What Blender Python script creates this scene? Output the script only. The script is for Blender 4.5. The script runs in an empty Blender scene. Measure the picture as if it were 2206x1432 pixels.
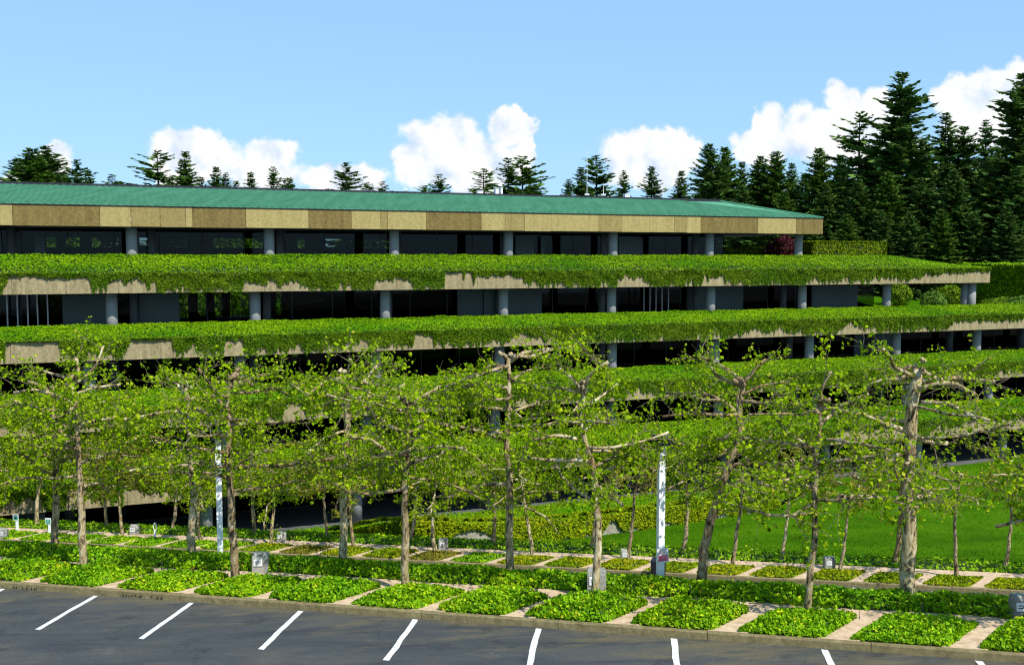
import bpy, math, random
import numpy as np
from mathutils import Vector

scene = bpy.context.scene
COL = scene.collection
RNG = np.random.default_rng(11)
R = math.radians

# ------------------------------------------------------------------ camera
F, CX, CY, HOR, ZC = 2200.0, 1103.0, 716.0, 555.0, 16.0     # focal length / centre in photo pixels, eye height
PITCH = math.atan((CY - HOR) / F)
CP, SP = math.cos(PITCH), math.sin(PITCH)
cam_data = bpy.data.cameras.new('camera')
cam_data.sensor_width = 36.0
cam_data.lens = 36.0 * F / 2206.0
cam_data.clip_start = 0.1
cam_data.clip_end = 6000.0
cam = bpy.data.objects.new('camera', cam_data)
cam.location = (0, 0, ZC)
cam.rotation_euler = (math.pi / 2 - PITCH, 0, 0)
COL.objects.link(cam)
scene.camera = cam

# ------------------------------------------------------------------ light
SUN_EL, SUN_AZ = R(52), R(40)            # azimuth: turned to the right of straight behind the camera
sun_vec = Vector((math.sin(SUN_AZ) * math.cos(SUN_EL), -math.cos(SUN_AZ) * math.cos(SUN_EL), math.sin(SUN_EL)))
sd = bpy.data.lights.new('sun', 'SUN')
sd.energy = 4.8
sd.angle = R(0.53)
sd.color = (1.0, 0.955, 0.88)
so = bpy.data.objects.new('sun', sd)
so.rotation_euler = sun_vec.to_track_quat('Z', 'Y').to_euler()
so.location = (30, -40, 60)
COL.objects.link(so)

scene.render.engine = 'CYCLES'
scene.view_settings.view_transform = 'Standard'
scene.view_settings.look = 'None'
scene.view_settings.exposure = 0.36
scene.view_settings.gamma = 1.0
scene.view_settings.use_curve_mapping = False
scene.cycles.max_bounces = 7
scene.cycles.transparent_max_bounces = 12
scene.cycles.use_denoising = True
scene.cycles.filter_width = 1.15


# ------------------------------------------------------------------ plan helpers
def ray(px, py):
    x, y = (px - CX) / F, -(py - CY) / F
    return np.array([x, CP + y * SP, -SP + y * CP])


def at(px, py, Y):
    """world point seen at that photo pixel, Y metres in front of the camera"""
    r = ray(px, py)
    r = r * (Y / r[1])
    return np.array([r[0], r[1], ZC + r[2]])


SA = R(17.7)
ca, sa = math.cos(SA), math.sin(SA)


def xy(p, q):
    """car-park frame: p along the kerb, q away from the camera"""
    return p * ca + q * sa, -p * sa + q * ca


def pq(X, Y):
    return X * ca - Y * sa, X * sa + Y * ca


def z1(p):
    return 7.9 + 0.04 * (p + 16.86)       # upper car park


def z2(p):
    return 1.6 + 0.0445 * (p + 40.9)      # lower car park


def hit(px, py, lower=False, dz=.15):
    """p, q where the view ray of that pixel meets the planted strip (dz above the upper or lower car park)"""
    z0, g, p0 = (1.6 + dz, .0445, -40.9) if lower else (7.9 + dz, .04, -16.86)
    r = ray(px, py)
    p, q = pq(r[0], r[1])
    t = (z0 - g * p0 - ZC) / (r[2] - g * p)
    return p * t, q * t


BT = R(22.15)
cb, sb = math.cos(BT), math.sin(BT)
BO = (-26.05, 66.4)


def bxy(u, v):
    """building frame: u along the facade, v outwards"""
    return BO[0] + u * cb + v * sb, BO[1] + u * sb - v * cb


def uv(X, Y):
    dx, dy = X - BO[0], Y - BO[1]
    return dx * cb + dy * sb, dx * sb - dy * cb


def u_at(px, v, Z):
    r = (px - CX) / F
    dz = Z - ZC
    return (r * (CP * (BO[1] - v * cb) - dz * SP) - BO[0] - v * sb) / (cb - r * CP * sb)


VCOL = [-2.46, 0.0, 2.9, 5.7, 8.6]
UOFF = [1.4, 0.0, -1.45, -2.9, -4.3]
SOF = [ZC + s for s in (2.06, -2.25, -6.25, -10.15, -14.0)]
FLO = [s - 3.1 for s in SOF[:4]] + [-0.75]
CREST = [ZC + c for c in (0.12, -4.35, -8.3, -12.15)]
VF = [v + 1.5 for v in VCOL]              # outer face of each fascia
VBACK = -25.0
U0, U9 = -24.0, 108.0
UE1 = u_at(1773, VF[0], 18.7)             # end of the roof
UE2 = u_at(2133, VF[1], 14.4)             # end of the first terrace

# ------------------------------------------------------------------ noise
_perm = np.random.default_rng(5).permutation(512)
_val = np.random.default_rng(6).random(512)


def noise1(x, seed=0):
    x = np.asarray(x, float)
    i = np.floor(x).astype(int)
    f = x - i
    f = f * f * (3 - 2 * f)
    a = _val[(i + seed * 37) % 512]
    b = _val[(i + 1 + seed * 37) % 512]
    return a + (b - a) * f


def noise2(x, y, seed=0):
    x = np.asarray(x, float)
    y = np.asarray(y, float)
    i, j = np.floor(x).astype(int), np.floor(y).astype(int)
    fx, fy = x - i, y - j
    fx, fy = fx * fx * (3 - 2 * fx), fy * fy * (3 - 2 * fy)
    h = lambda a, b: _val[(_perm[(a + seed * 17) % 512] + b) % 512]
    v0 = h(i, j) + (h(i + 1, j) - h(i, j)) * fx
    v1 = h(i, j + 1) + (h(i + 1, j + 1) - h(i, j + 1)) * fx
    return v0 + (v1 - v0) * fy


def fbm(x, y, seed=0, oct=3):
    s, a, t = 0, 1.0, 0
    for o in range(oct):
        s = s + a * noise2(np.asarray(x) * 2 ** o, np.asarray(y) * 2 ** o, seed + o)
        t += a
        a *= .5
    return s / t


def sstep(a, b, x):
    t = np.clip((np.asarray(x, float) - a) / (b - a), 0, 1)
    return t * t * (3 - 2 * t)


# ------------------------------------------------------------------ materials
def new_mat(name):
    m = bpy.data.materials.new(name)
    m.use_nodes = True
    nt = m.node_tree
    for n in list(nt.nodes):
        nt.nodes.remove(n)
    out = nt.nodes.new('ShaderNodeOutputMaterial')
    return m, nt, out


def nd(nt, typ, **kw):
    n = nt.nodes.new(typ)
    for k, v in kw.items():
        if k.startswith('i_'):
            key = k[2:]
            key = int(key) if key.isdigit() else key.replace('_', ' ')
            n.inputs[key].default_value = v
        else:
            setattr(n, k, v)
    return n


def ramp(nt, fac, stops):
    r = nt.nodes.new('ShaderNodeValToRGB')
    el = r.color_ramp.elements
    while len(el) < len(stops):
        el.new(0.5)
    for e, (p, c) in zip(el, stops):
        e.position = p
        e.color = (*c, 1)
    nt.links.new(fac, r.inputs[0])
    return r


def simple(name, col, rough=.6, metal=0.0, spec=.5, var=.12, scale=4.0, bump=0.0, bscale=60.0):
    """one colour with soft uneven tone and a little relief"""
    m, nt, out = new_mat(name)
    tc = nd(nt, 'ShaderNodeTexCoord')
    n = nd(nt, 'ShaderNodeTexNoise', i_Scale=scale, i_Detail=6.0, i_Roughness=.65)
    nt.links.new(tc.outputs['Object'], n.inputs['Vector'])
    lo = tuple(c * (1 - var) for c in col)
    hi = tuple(min(1, c * (1 + var)) for c in col)
    r = ramp(nt, n.outputs['Fac'], [(.3, lo), (.7, hi)])
    b = nd(nt, 'ShaderNodeBsdfPrincipled', i_Roughness=rough, i_Metallic=metal)
    b.inputs['Specular IOR Level'].default_value = spec
    nt.links.new(r.outputs[0], b.inputs['Base Color'])
    if bump:
        n2 = nd(nt, 'ShaderNodeTexNoise', i_Scale=bscale, i_Detail=4.0)
        nt.links.new(tc.outputs['Object'], n2.inputs['Vector'])
        bp = nd(nt, 'ShaderNodeBump', i_Strength=bump, i_Distance=.02)
        nt.links.new(n2.outputs['Fac'], bp.inputs['Height'])
        nt.links.new(bp.outputs[0], b.inputs['Normal'])
    nt.links.new(b.outputs[0], out.inputs[0])
    return m


def leaf_mat(name, stops, patch=None, pscale=.35, trans=.3, rough=.5, spec=.3):
    """leaves: colour of each leaf from its own 'var' value, plus slow patches of another hue"""
    m, nt, out = new_mat(name)
    a = nd(nt, 'ShaderNodeAttribute', attribute_name='var')
    r = ramp(nt, a.outputs['Fac'], stops)
    colour = r.outputs[0]
    if patch:
        geo = nd(nt, 'ShaderNodeNewGeometry')
        n = nd(nt, 'ShaderNodeTexNoise', i_Scale=pscale, i_Detail=3.0)
        nt.links.new(geo.outputs['Position'], n.inputs['Vector'])
        f = ramp(nt, n.outputs['Fac'], [(.45, (0, 0, 0)), (.7, (1, 1, 1))])
        mx = nd(nt, 'ShaderNodeMix', data_type='RGBA', blend_type='MULTIPLY')
        nt.links.new(f.outputs[0], mx.inputs[0])
        nt.links.new(colour, mx.inputs[6])
        mx.inputs[7].default_value = (*patch, 1)
        colour = mx.outputs[2]
    b = nd(nt, 'ShaderNodeBsdfPrincipled', i_Roughness=rough)
    b.inputs['Specular IOR Level'].default_value = spec
    nt.links.new(colour, b.inputs['Base Color'])
    t = nd(nt, 'ShaderNodeBsdfTranslucent')
    nt.links.new(colour, t.inputs[0])
    mix = nd(nt, 'ShaderNodeMixShader', i_0=trans)
    nt.links.new(b.outputs[0], mix.inputs[1])
    nt.links.new(t.outputs[0], mix.inputs[2])
    nt.links.new(mix.outputs[0], out.inputs[0])
    return m


def concrete(name, lo, hi, streak=.3, rough=.85):
    """board-cast aggregate concrete with rain streaks running down"""
    m, nt, out = new_mat(name)
    tc = nd(nt, 'ShaderNodeNewGeometry')
    mp = nd(nt, 'ShaderNodeMapping')
    mp.inputs['Scale'].default_value = (2.6, 2.6, .22)
    nt.links.new(tc.outputs['Position'], mp.inputs[0])
    n = nd(nt, 'ShaderNodeTexNoise', i_Scale=1.0, i_Detail=7.0, i_Roughness=.7)
    nt.links.new(mp.outputs[0], n.inputs['Vector'])
    n2 = nd(nt, 'ShaderNodeTexNoise', i_Scale=5.0, i_Detail=8.0, i_Roughness=.85)
    nt.links.new(tc.outputs['Position'], n2.inputs['Vector'])
    mixf = nd(nt, 'ShaderNodeMix', data_type='FLOAT')
    mixf.inputs[0].default_value = 1 - streak
    nt.links.new(n.outputs['Fac'], mixf.inputs[2])
    nt.links.new(n2.outputs['Fac'], mixf.inputs[3])
    r = ramp(nt, mixf.outputs[0], [(.38, lo), (.5, tuple((a + b) / 2 for a, b in zip(lo, hi))), (.62, hi)])
    b = nd(nt, 'ShaderNodeBsdfPrincipled', i_Roughness=rough)
    b.inputs['Specular IOR Level'].default_value = .25
    nt.links.new(r.outputs[0], b.inputs['Base Color'])
    bp = nd(nt, 'ShaderNodeBump', i_Strength=.9, i_Distance=.05)
    nt.links.new(n2.outputs['Fac'], bp.inputs['Height'])
    nt.links.new(bp.outputs[0], b.inputs['Normal'])
    nt.links.new(b.outputs[0], out.inputs[0])
    return m


M = {}
M['fascia_light'] = concrete('fascia concrete pale', (.27, .21, .075), (.45, .365, .145))
M['fascia_mid'] = concrete('fascia concrete tan', (.20, .15, .05), (.36, .28, .105))
M['fascia_dark'] = concrete('fascia concrete brown', (.11, .075, .022), (.26, .19, .062))
M['terrace_concrete'] = concrete('terrace concrete', (.17, .135, .065), (.43, .355, .20), streak=.42)
M['wall_concrete'] = concrete('retaining wall concrete', (.22, .20, .15), (.42, .39, .31))
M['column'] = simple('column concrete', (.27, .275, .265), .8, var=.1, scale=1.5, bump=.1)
M['inner_column'] = simple('inner column shaded', (.12, .13, .13), .7)  # column grey darkened in its colour for the deep shade behind the front columns
M['soffit'] = simple('soffit concrete', (.15, .16, .16), .85, var=.12, scale=.7)
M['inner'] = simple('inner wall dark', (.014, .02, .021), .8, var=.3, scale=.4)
M['panel'] = simple('pale inner panel', (.10, .135, .13), .6, var=.08, scale=.5)
M['floor'] = simple('floor stone', (.10, .105, .10), .7, var=.15, scale=.8)
M['white_metal'] = simple('white metal', (.72, .73, .74), .45, var=.04)
M['dark_metal'] = simple('dark metal', (.015, .016, .022), .45, var=.2)
M['bronze'] = simple('bronze frame', (.03, .027, .024), .5, var=.2)
M['ridge'] = simple('ridge metal', (.012, .012, .022), .5, var=.3)
M['lamp_glass'] = simple('lamp glass', (.12, .12, .13), .2)
M['sign_white'] = simple('sign white', (.78, .78, .76), .5, var=.03)
M['sign_ink'] = simple('sign ink', (.02, .02, .022), .6)
M['sign_red'] = simple('sign red', (.55, .02, .08), .6)
M['sign_pink'] = simple('sign pink', (.75, .22, .30), .6)
M['sign_teal'] = simple('sign teal', (.01, .30, .20), .5)
M['black_plastic'] = simple('black plastic', (.012, .013, .018), .4, var=.2)
M['post_paint'] = simple('post paint', (.86, .87, .88), .4, var=.03, scale=2.0)
M['stone_block'] = concrete('bollard concrete', (.14, .14, .115), (.42, .42, .37), streak=.5)
M['paint'] = simple('road paint', (.60, .60, .59), .75, var=.3, scale=9.0, bump=.2)
M['kerb'] = concrete('kerb concrete', (.13, .105, .045), (.30, .25, .12), streak=.15)
M['mark'] = simple('kerb ink', (.012, .011, .011), .8, var=.3)
M['pave'] = None
M['soil'] = simple('soil', (.045, .032, .02), .95, var=.4, scale=2.0, bump=.6, bscale=20)
M['under_ivy'] = simple('ivy stems', (.028, .05, .012), .9, var=.5, scale=3.0, bump=.8, bscale=14)
M['twig'] = simple('ivy twig', (.09, .06, .035), .9, var=.3)


def roof_mat():
    m, nt, out = new_mat('patina copper')
    g = nd(nt, 'ShaderNodeNewGeometry')
    mp = nd(nt, 'ShaderNodeMapping')
    mp.inputs['Rotation'].default_value = (0, 0, -BT)
    mp.inputs['Scale'].default_value = (1.6, .25, .25)
    nt.links.new(g.outputs['Position'], mp.inputs[0])
    n = nd(nt, 'ShaderNodeTexNoise', i_Scale=1.0, i_Detail=6.0, i_Roughness=.7)
    nt.links.new(mp.outputs[0], n.inputs['Vector'])
    r = ramp(nt, n.outputs['Fac'], [(.3, (.06, .21, .115)), (.55, (.09, .275, .16)), (.75, (.13, .34, .215))])
    b = nd(nt, 'ShaderNodeBsdfPrincipled', i_Roughness=.75)
    b.inputs['Specular IOR Level'].default_value = .15
    nt.links.new(r.outputs[0], b.inputs['Base Color'])
    nt.links.new(b.outputs[0], out.inputs[0])
    return m


M['roof'] = roof_mat()


def glass_mat():
    m, nt, out = new_mat('tinted glass')
    t = nd(nt, 'ShaderNodeBsdfTransparent')
    t.inputs[0].default_value = (.40, .46, .44, 1)
    gl = nd(nt, 'ShaderNodeBsdfGlossy', i_Roughness=.03)
    gl.inputs[0].default_value = (.8, .85, .9, 1)
    fr = nd(nt, 'ShaderNodeFresnel', i_IOR=1.25)
    mx = nd(nt, 'ShaderNodeMixShader')
    nt.links.new(fr.outputs[0], mx.inputs[0])
    nt.links.new(t.outputs[0], mx.inputs[1])
    nt.links.new(gl.outputs[0], mx.inputs[2])
    nt.links.new(mx.outputs[0], out.inputs[0])
    return m


M['glass'] = glass_mat()


def asphalt_mat():
    m, nt, out = new_mat('asphalt')
    g = nd(nt, 'ShaderNodeNewGeometry')
    fine = nd(nt, 'ShaderNodeTexNoise', i_Scale=38.0, i_Detail=3.0)
    nt.links.new(g.outputs['Position'], fine.inputs['Vector'])
    mp = nd(nt, 'ShaderNodeMapping')
    mp.inputs['Rotation'].default_value = (0, 0, SA)
    mp.inputs['Scale'].default_value = (.32, 1.5, 1.0)
    nt.links.new(g.outputs['Position'], mp.inputs[0])
    big = nd(nt, 'ShaderNodeTexNoise', i_Scale=1.0, i_Detail=7.0, i_Roughness=.62, i_Distortion=.6)
    nt.links.new(mp.outputs[0], big.inputs['Vector'])
    base = ramp(nt, big.outputs['Fac'], [(.3, (.030, .036, .042)), (.5, (.050, .055, .058)), (.66, (.074, .073, .065)), (.8, (.12, .112, .085))])
    # moss and dirt gather near the kerb: slow olive patches
    mp2 = nd(nt, 'ShaderNodeMapping')
    mp2.inputs['Rotation'].default_value = (0, 0, SA)
    mp2.inputs['Scale'].default_value = (.55, 2.4, 1.0)
    mp2.inputs['Location'].default_value = (3, 7, 0)
    nt.links.new(g.outputs['Position'], mp2.inputs[0])
    moss = nd(nt, 'ShaderNodeTexNoise', i_Scale=1.0, i_Detail=6.0, i_Roughness=.7)
    nt.links.new(mp2.outputs[0], moss.inputs['Vector'])
    sep = nd(nt, 'ShaderNodeSeparateXYZ')
    mp3 = nd(nt, 'ShaderNodeMapping')
    mp3.inputs['Rotation'].default_value = (0, 0, SA)
    nt.links.new(g.outputs['Position'], mp3.inputs[0])
    nt.links.new(mp3.outputs[0], sep.inputs[0])
    near = nd(nt, 'ShaderNodeMapRange', i_From_Min=17.4, i_From_Max=19.9, i_To_Min=-.12, i_To_Max=.14)
    nt.links.new(sep.outputs['Y'], near.inputs[0])
    add = nd(nt, 'ShaderNodeMath', operation='ADD')
    nt.links.new(moss.outputs['Fac'], add.inputs[0])
    nt.links.new(near.outputs[0], add.inputs[1])
    mf = ramp(nt, add.outputs[0], [(.54, (0, 0, 0)), (.72, (1, 1, 1))])
    mx = nd(nt, 'ShaderNodeMix', data_type='RGBA')
    nt.links.new(mf.outputs[0], mx.inputs[0])
    nt.links.new(base.outputs[0], mx.inputs[6])
    mx.inputs[7].default_value = (.105, .092, .055, 1)
    mul = nd(nt, 'ShaderNodeMix', data_type='RGBA', blend_type='MULTIPLY')
    mul.inputs[0].default_value = .7
    fr = ramp(nt, fine.outputs['Fac'], [(.3, (.6, .6, .6)), (.7, (1.25, 1.25, 1.25))])
    nt.links.new(mx.outputs[2], mul.inputs[6])
    nt.links.new(fr.outputs[0], mul.inputs[7])
    # thin cracks
    cmap = nd(nt, 'ShaderNodeTexVoronoi', feature='DISTANCE_TO_EDGE', i_Scale=.22)
    dist = nd(nt, 'ShaderNodeTexNoise', i_Scale=1.2, i_Detail=5.0)
    nt.links.new(g.outputs['Position'], dist.inputs['Vector'])
    dm = nd(nt, 'ShaderNodeMix', data_type='RGBA', blend_type='ADD')
    dm.inputs[0].default_value = 1.0
    nt.links.new(g.outputs['Position'], dm.inputs[6])
    nt.links.new(dist.outputs['Color'], dm.inputs[7])
    nt.links.new(dm.outputs[2], cmap.inputs['Vector'])
    cr = ramp(nt, cmap.outputs['Distance'], [(.0, (.68, .68, .68)), (.003, (1, 1, 1))])
    mul2 = nd(nt, 'ShaderNodeMix', data_type='RGBA', blend_type='MULTIPLY')
    mul2.inputs[0].default_value = .8
    nt.links.new(mul.outputs[2], mul2.inputs[6])
    nt.links.new(cr.outputs[0], mul2.inputs[7])
    oil = nd(nt, 'ShaderNodeTexNoise', i_Scale=1.7, i_Detail=5.0, i_Roughness=.65)
    nt.links.new(mp3.outputs[0], oil.inputs['Vector'])
    of = ramp(nt, oil.outputs['Fac'], [(.33, (.62, .62, .62)), (.42, (1, 1, 1)), (.62, (1, 1, 1)), (.72, (1.5, 1.48, 1.42))])
    mul3 = nd(nt, 'ShaderNodeMix', data_type='RGBA', blend_type='MULTIPLY')
    mul3.inputs[0].default_value = .8
    nt.links.new(mul2.outputs[2], mul3.inputs[6])
    nt.links.new(of.outputs[0], mul3.inputs[7])
    mul2 = mul3
    b = nd(nt, 'ShaderNodeBsdfPrincipled', i_Roughness=.82)
    b.inputs['Specular IOR Level'].default_value = .3
    nt.links.new(mul2.outputs[2], b.inputs['Base Color'])
    bp = nd(nt, 'ShaderNodeBump', i_Strength=.5, i_Distance=.01)
    nt.links.new(fine.outputs['Fac'], bp.inputs['Height'])
    nt.links.new(bp.outputs[0], b.inputs['Normal'])
    nt.links.new(b.outputs[0], out.inputs[0])
    return m


M['asphalt'] = asphalt_mat()


def pave_mat():
    m, nt, out = new_mat('pink paving')
    g = nd(nt, 'ShaderNodeNewGeometry')
    mp = nd(nt, 'ShaderNodeMapping')
    mp.inputs['Rotation'].default_value = (0, 0, SA)
    nt.links.new(g.outputs['Position'], mp.inputs[0])
    n = nd(nt, 'ShaderNodeTexNoise', i_Scale=5.0, i_Detail=8.0, i_Roughness=.75)
    nt.links.new(mp.outputs[0], n.inputs['Vector'])
    r = ramp(nt, n.outputs['Fac'], [(.28, (.26, .17, .10)), (.5, (.50, .37, .24)), (.72, (.62, .49, .34))])
    b = nd(nt, 'ShaderNodeBsdfPrincipled', i_Roughness=.85)
    b.inputs['Specular IOR Level'].default_value = .2
    nt.links.new(r.outputs[0], b.inputs['Base Color'])
    nt.links.new(b.outputs[0], out.inputs[0])
    return m


M['pave'] = pave_mat()


def lawn_mat():
    m, nt, out = new_mat('mown lawn')
    g = nd(nt, 'ShaderNodeNewGeometry')
    big = nd(nt, 'ShaderNodeTexNoise', i_Scale=.22, i_Detail=5.0, i_Roughness=.6)
    nt.links.new(g.outputs['Position'], big.inputs['Vector'])
    fine = nd(nt, 'ShaderNodeTexNoise', i_Scale=11.0, i_Detail=4.0, i_Roughness=.8)
    nt.links.new(g.outputs['Position'], fine.inputs['Vector'])
    r = ramp(nt, big.outputs['Fac'], [(.32, (.026, .088, .001)), (.48, (.046, .135, .001)), (.6, (.062, .16, .002)), (.72, (.09, .185, .003))])
    fr = ramp(nt, fine.outputs['Fac'], [(.3, (.62, .66, .6)), (.7, (1.3, 1.25, 1.2))])
    mul = nd(nt, 'ShaderNodeMix', data_type='RGBA', blend_type='MULTIPLY')
    mul.inputs[0].default_value = 1.0
    nt.links.new(r.outputs[0], mul.inputs[6])
    nt.links.new(fr.outputs[0], mul.inputs[7])
    b = nd(nt, 'ShaderNodeBsdfPrincipled', i_Roughness=.95)
    b.inputs['Specular IOR Level'].default_value = .03
    nt.links.new(mul.outputs[2], b.inputs['Base Color'])
    bp = nd(nt, 'ShaderNodeBump', i_Strength=.9, i_Distance=.06)
    nt.links.new(fine.outputs['Fac'], bp.inputs['Height'])
    nt.links.new(bp.outputs[0], b.inputs['Normal'])
    nt.links.new(b.outputs[0], out.inputs[0])
    return m


M['lawn'] = lawn_mat()


def bark_mat():
    m, nt, out = new_mat('plane bark')
    tc = nd(nt, 'ShaderNodeTexCoord')
    mp = nd(nt, 'ShaderNodeMapping')
    mp.inputs['Scale'].default_value = (1, 1, .45)
    nt.links.new(tc.outputs['Object'], mp.inputs[0])
    n = nd(nt, 'ShaderNodeTexNoise', i_Scale=6.5, i_Detail=6.0, i_Roughness=.72, i_Distortion=1.2)
    nt.links.new(mp.outputs[0], n.inputs['Vector'])
    r = ramp(nt, n.outputs['Fac'], [(.36, (.03, .024, .018)), (.42, (.10, .08, .055)), (.46, (.30, .235, .12)), (.53, (.48, .41, .25)), (.62, (.60, .56, .44)), (.72, (.40, .34, .22))])
    n2 = nd(nt, 'ShaderNodeTexNoise', i_Scale=1.1, i_Detail=4.0)
    nt.links.new(tc.outputs['Object'], n2.inputs['Vector'])
    f2 = ramp(nt, n2.outputs['Fac'], [(.45, (1, 1, 1)), (.66, (.48, .37, .27))])
    mul = nd(nt, 'ShaderNodeMix', data_type='RGBA', blend_type='MULTIPLY')
    mul.inputs[0].default_value = .8
    nt.links.new(r.outputs[0], mul.inputs[6])
    nt.links.new(f2.outputs[0], mul.inputs[7])
    oi = nd(nt, 'ShaderNodeObjectInfo')
    orr = ramp(nt, oi.outputs['Random'], [(0, (.62, .55, .47)), (.5, (.85, .80, .72)), (1, (1.12, 1.10, 1.02))])
    mul2 = nd(nt, 'ShaderNodeMix', data_type='RGBA', blend_type='MULTIPLY')
    mul2.inputs[0].default_value = 1.0
    nt.links.new(mul.outputs[2], mul2.inputs[6])
    nt.links.new(orr.outputs[0], mul2.inputs[7])
    b = nd(nt, 'ShaderNodeBsdfPrincipled', i_Roughness=.85)
    b.inputs['Specular IOR Level'].default_value = .2
    nt.links.new(mul2.outputs[2], b.inputs['Base Color'])
    bp = nd(nt, 'ShaderNodeBump', i_Strength=.8, i_Distance=.03)
    nt.links.new(n.outputs['Fac'], bp.inputs['Height'])
    nt.links.new(bp.outputs[0], b.inputs['Normal'])
    nt.links.new(b.outputs[0], out.inputs[0])
    return m


M['bark'] = bark_mat()
M['twig_bark'] = simple('plane twig bark', (.13, .105, .055), .85, var=.35, scale=5)
M['conifer_bark'] = simple('conifer bark', (.05, .04, .032), .9, var=.3, scale=2)

M['ivy_far'] = leaf_mat('terrace ivy', [(0, (.035, .085, .001)), (.35, (.10, .215, .001)), (.75, (.16, .30, .002)), (1, (.30, .44, .008))], patch=(.45, .76, .6), pscale=.13, trans=.25, rough=.7, spec=.06)
M['ivy_hang'] = leaf_mat('hanging ivy', [(0, (.03, .065, .001)), (.4, (.08, .15, .002)), (.8, (.135, .23, .004)), (1, (.32, .40, .04))], patch=(.7, .9, .8), pscale=.2, trans=.22, rough=.65, spec=.08)
M['ivy_near'] = leaf_mat('ground ivy', [(0, (.035, .105, .001)), (.3, (.12, .29, .001)), (.7, (.28, .49, .003)), (.92, (.52, .66, .012)), (1, (.66, .54, .02))], patch=(.7, .9, .85), pscale=.5, trans=.3, rough=.55, spec=.12)
M['ivy_yellow'] = leaf_mat('yellowish ground ivy', [(0, (.07, .12, .002)), (.35, (.20, .27, .003)), (.75, (.36, .40, .006)), (1, (.55, .45, .02))], patch=(.6, .9, .8), pscale=.4, trans=.3, rough=.7, spec=.06)
M['ivy_brown'] = leaf_mat('russet ground ivy', [(0, (.05, .06, .006)), (.5, (.16, .16, .015)), (1, (.30, .26, .03))], trans=.2, rough=.7, spec=.06)
M['plane_leaf'] = leaf_mat('young plane leaves', [(0, (.07, .15, .001)), (.4, (.23, .38, .001)), (.8, (.45, .61, .006)), (1, (.58, .48, .05))], trans=.5, rough=.6, spec=.1)
M['plane_leaf_far'] = leaf_mat('young plane leaves farther off', [(0, (.08, .155, .001)), (.4, (.24, .38, .002)), (.8, (.43, .58, .008)), (1, (.54, .44, .05))], trans=.5, rough=.6, spec=.08)
M['plane_leaf_russet'] = leaf_mat('budding plane leaves', [(0, (.12, .12, .01)), (.4, (.23, .25, .015)), (.8, (.34, .35, .03)), (1, (.42, .26, .08))], trans=.45, rough=.6, spec=.08)
M['conifer'] = leaf_mat('fir needles', [(0, (.035, .08, .018)), (.5, (.085, .17, .033)), (.9, (.15, .25, .048)), (1, (.20, .29, .065))], trans=.15, rough=.8, spec=.04)
M['conifer_green'] = leaf_mat('spruce needles', [(0, (.036, .08, .012)), (.5, (.09, .185, .022)), (1, (.19, .30, .045))], trans=.15, rough=.8, spec=.04)
M['grass'] = leaf_mat('grass blades', [(0, (.035, .11, .001)), (.5, (.058, .155, .001)), (1, (.10, .205, .003))], trans=.3, rough=.8, spec=.03)
M['hedge'] = leaf_mat('clipped hedge', [(0, (.05, .085, .002)), (.5, (.11, .17, .003)), (1, (.19, .26, .006))], trans=.2, rough=.75, spec=.05)
M['red_leaf'] = leaf_mat('red maple leaves', [(0, (.03, .006, .01)), (.5, (.075, .014, .02)), (1, (.14, .03, .035))], trans=.3, spec=.08)
M['shrub'] = leaf_mat('shrub leaves', [(0, (.04, .09, .004)), (.5, (.12, .22, .006)), (1, (.26, .38, .02))], trans=.3, rough=.7, spec=.08)


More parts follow.
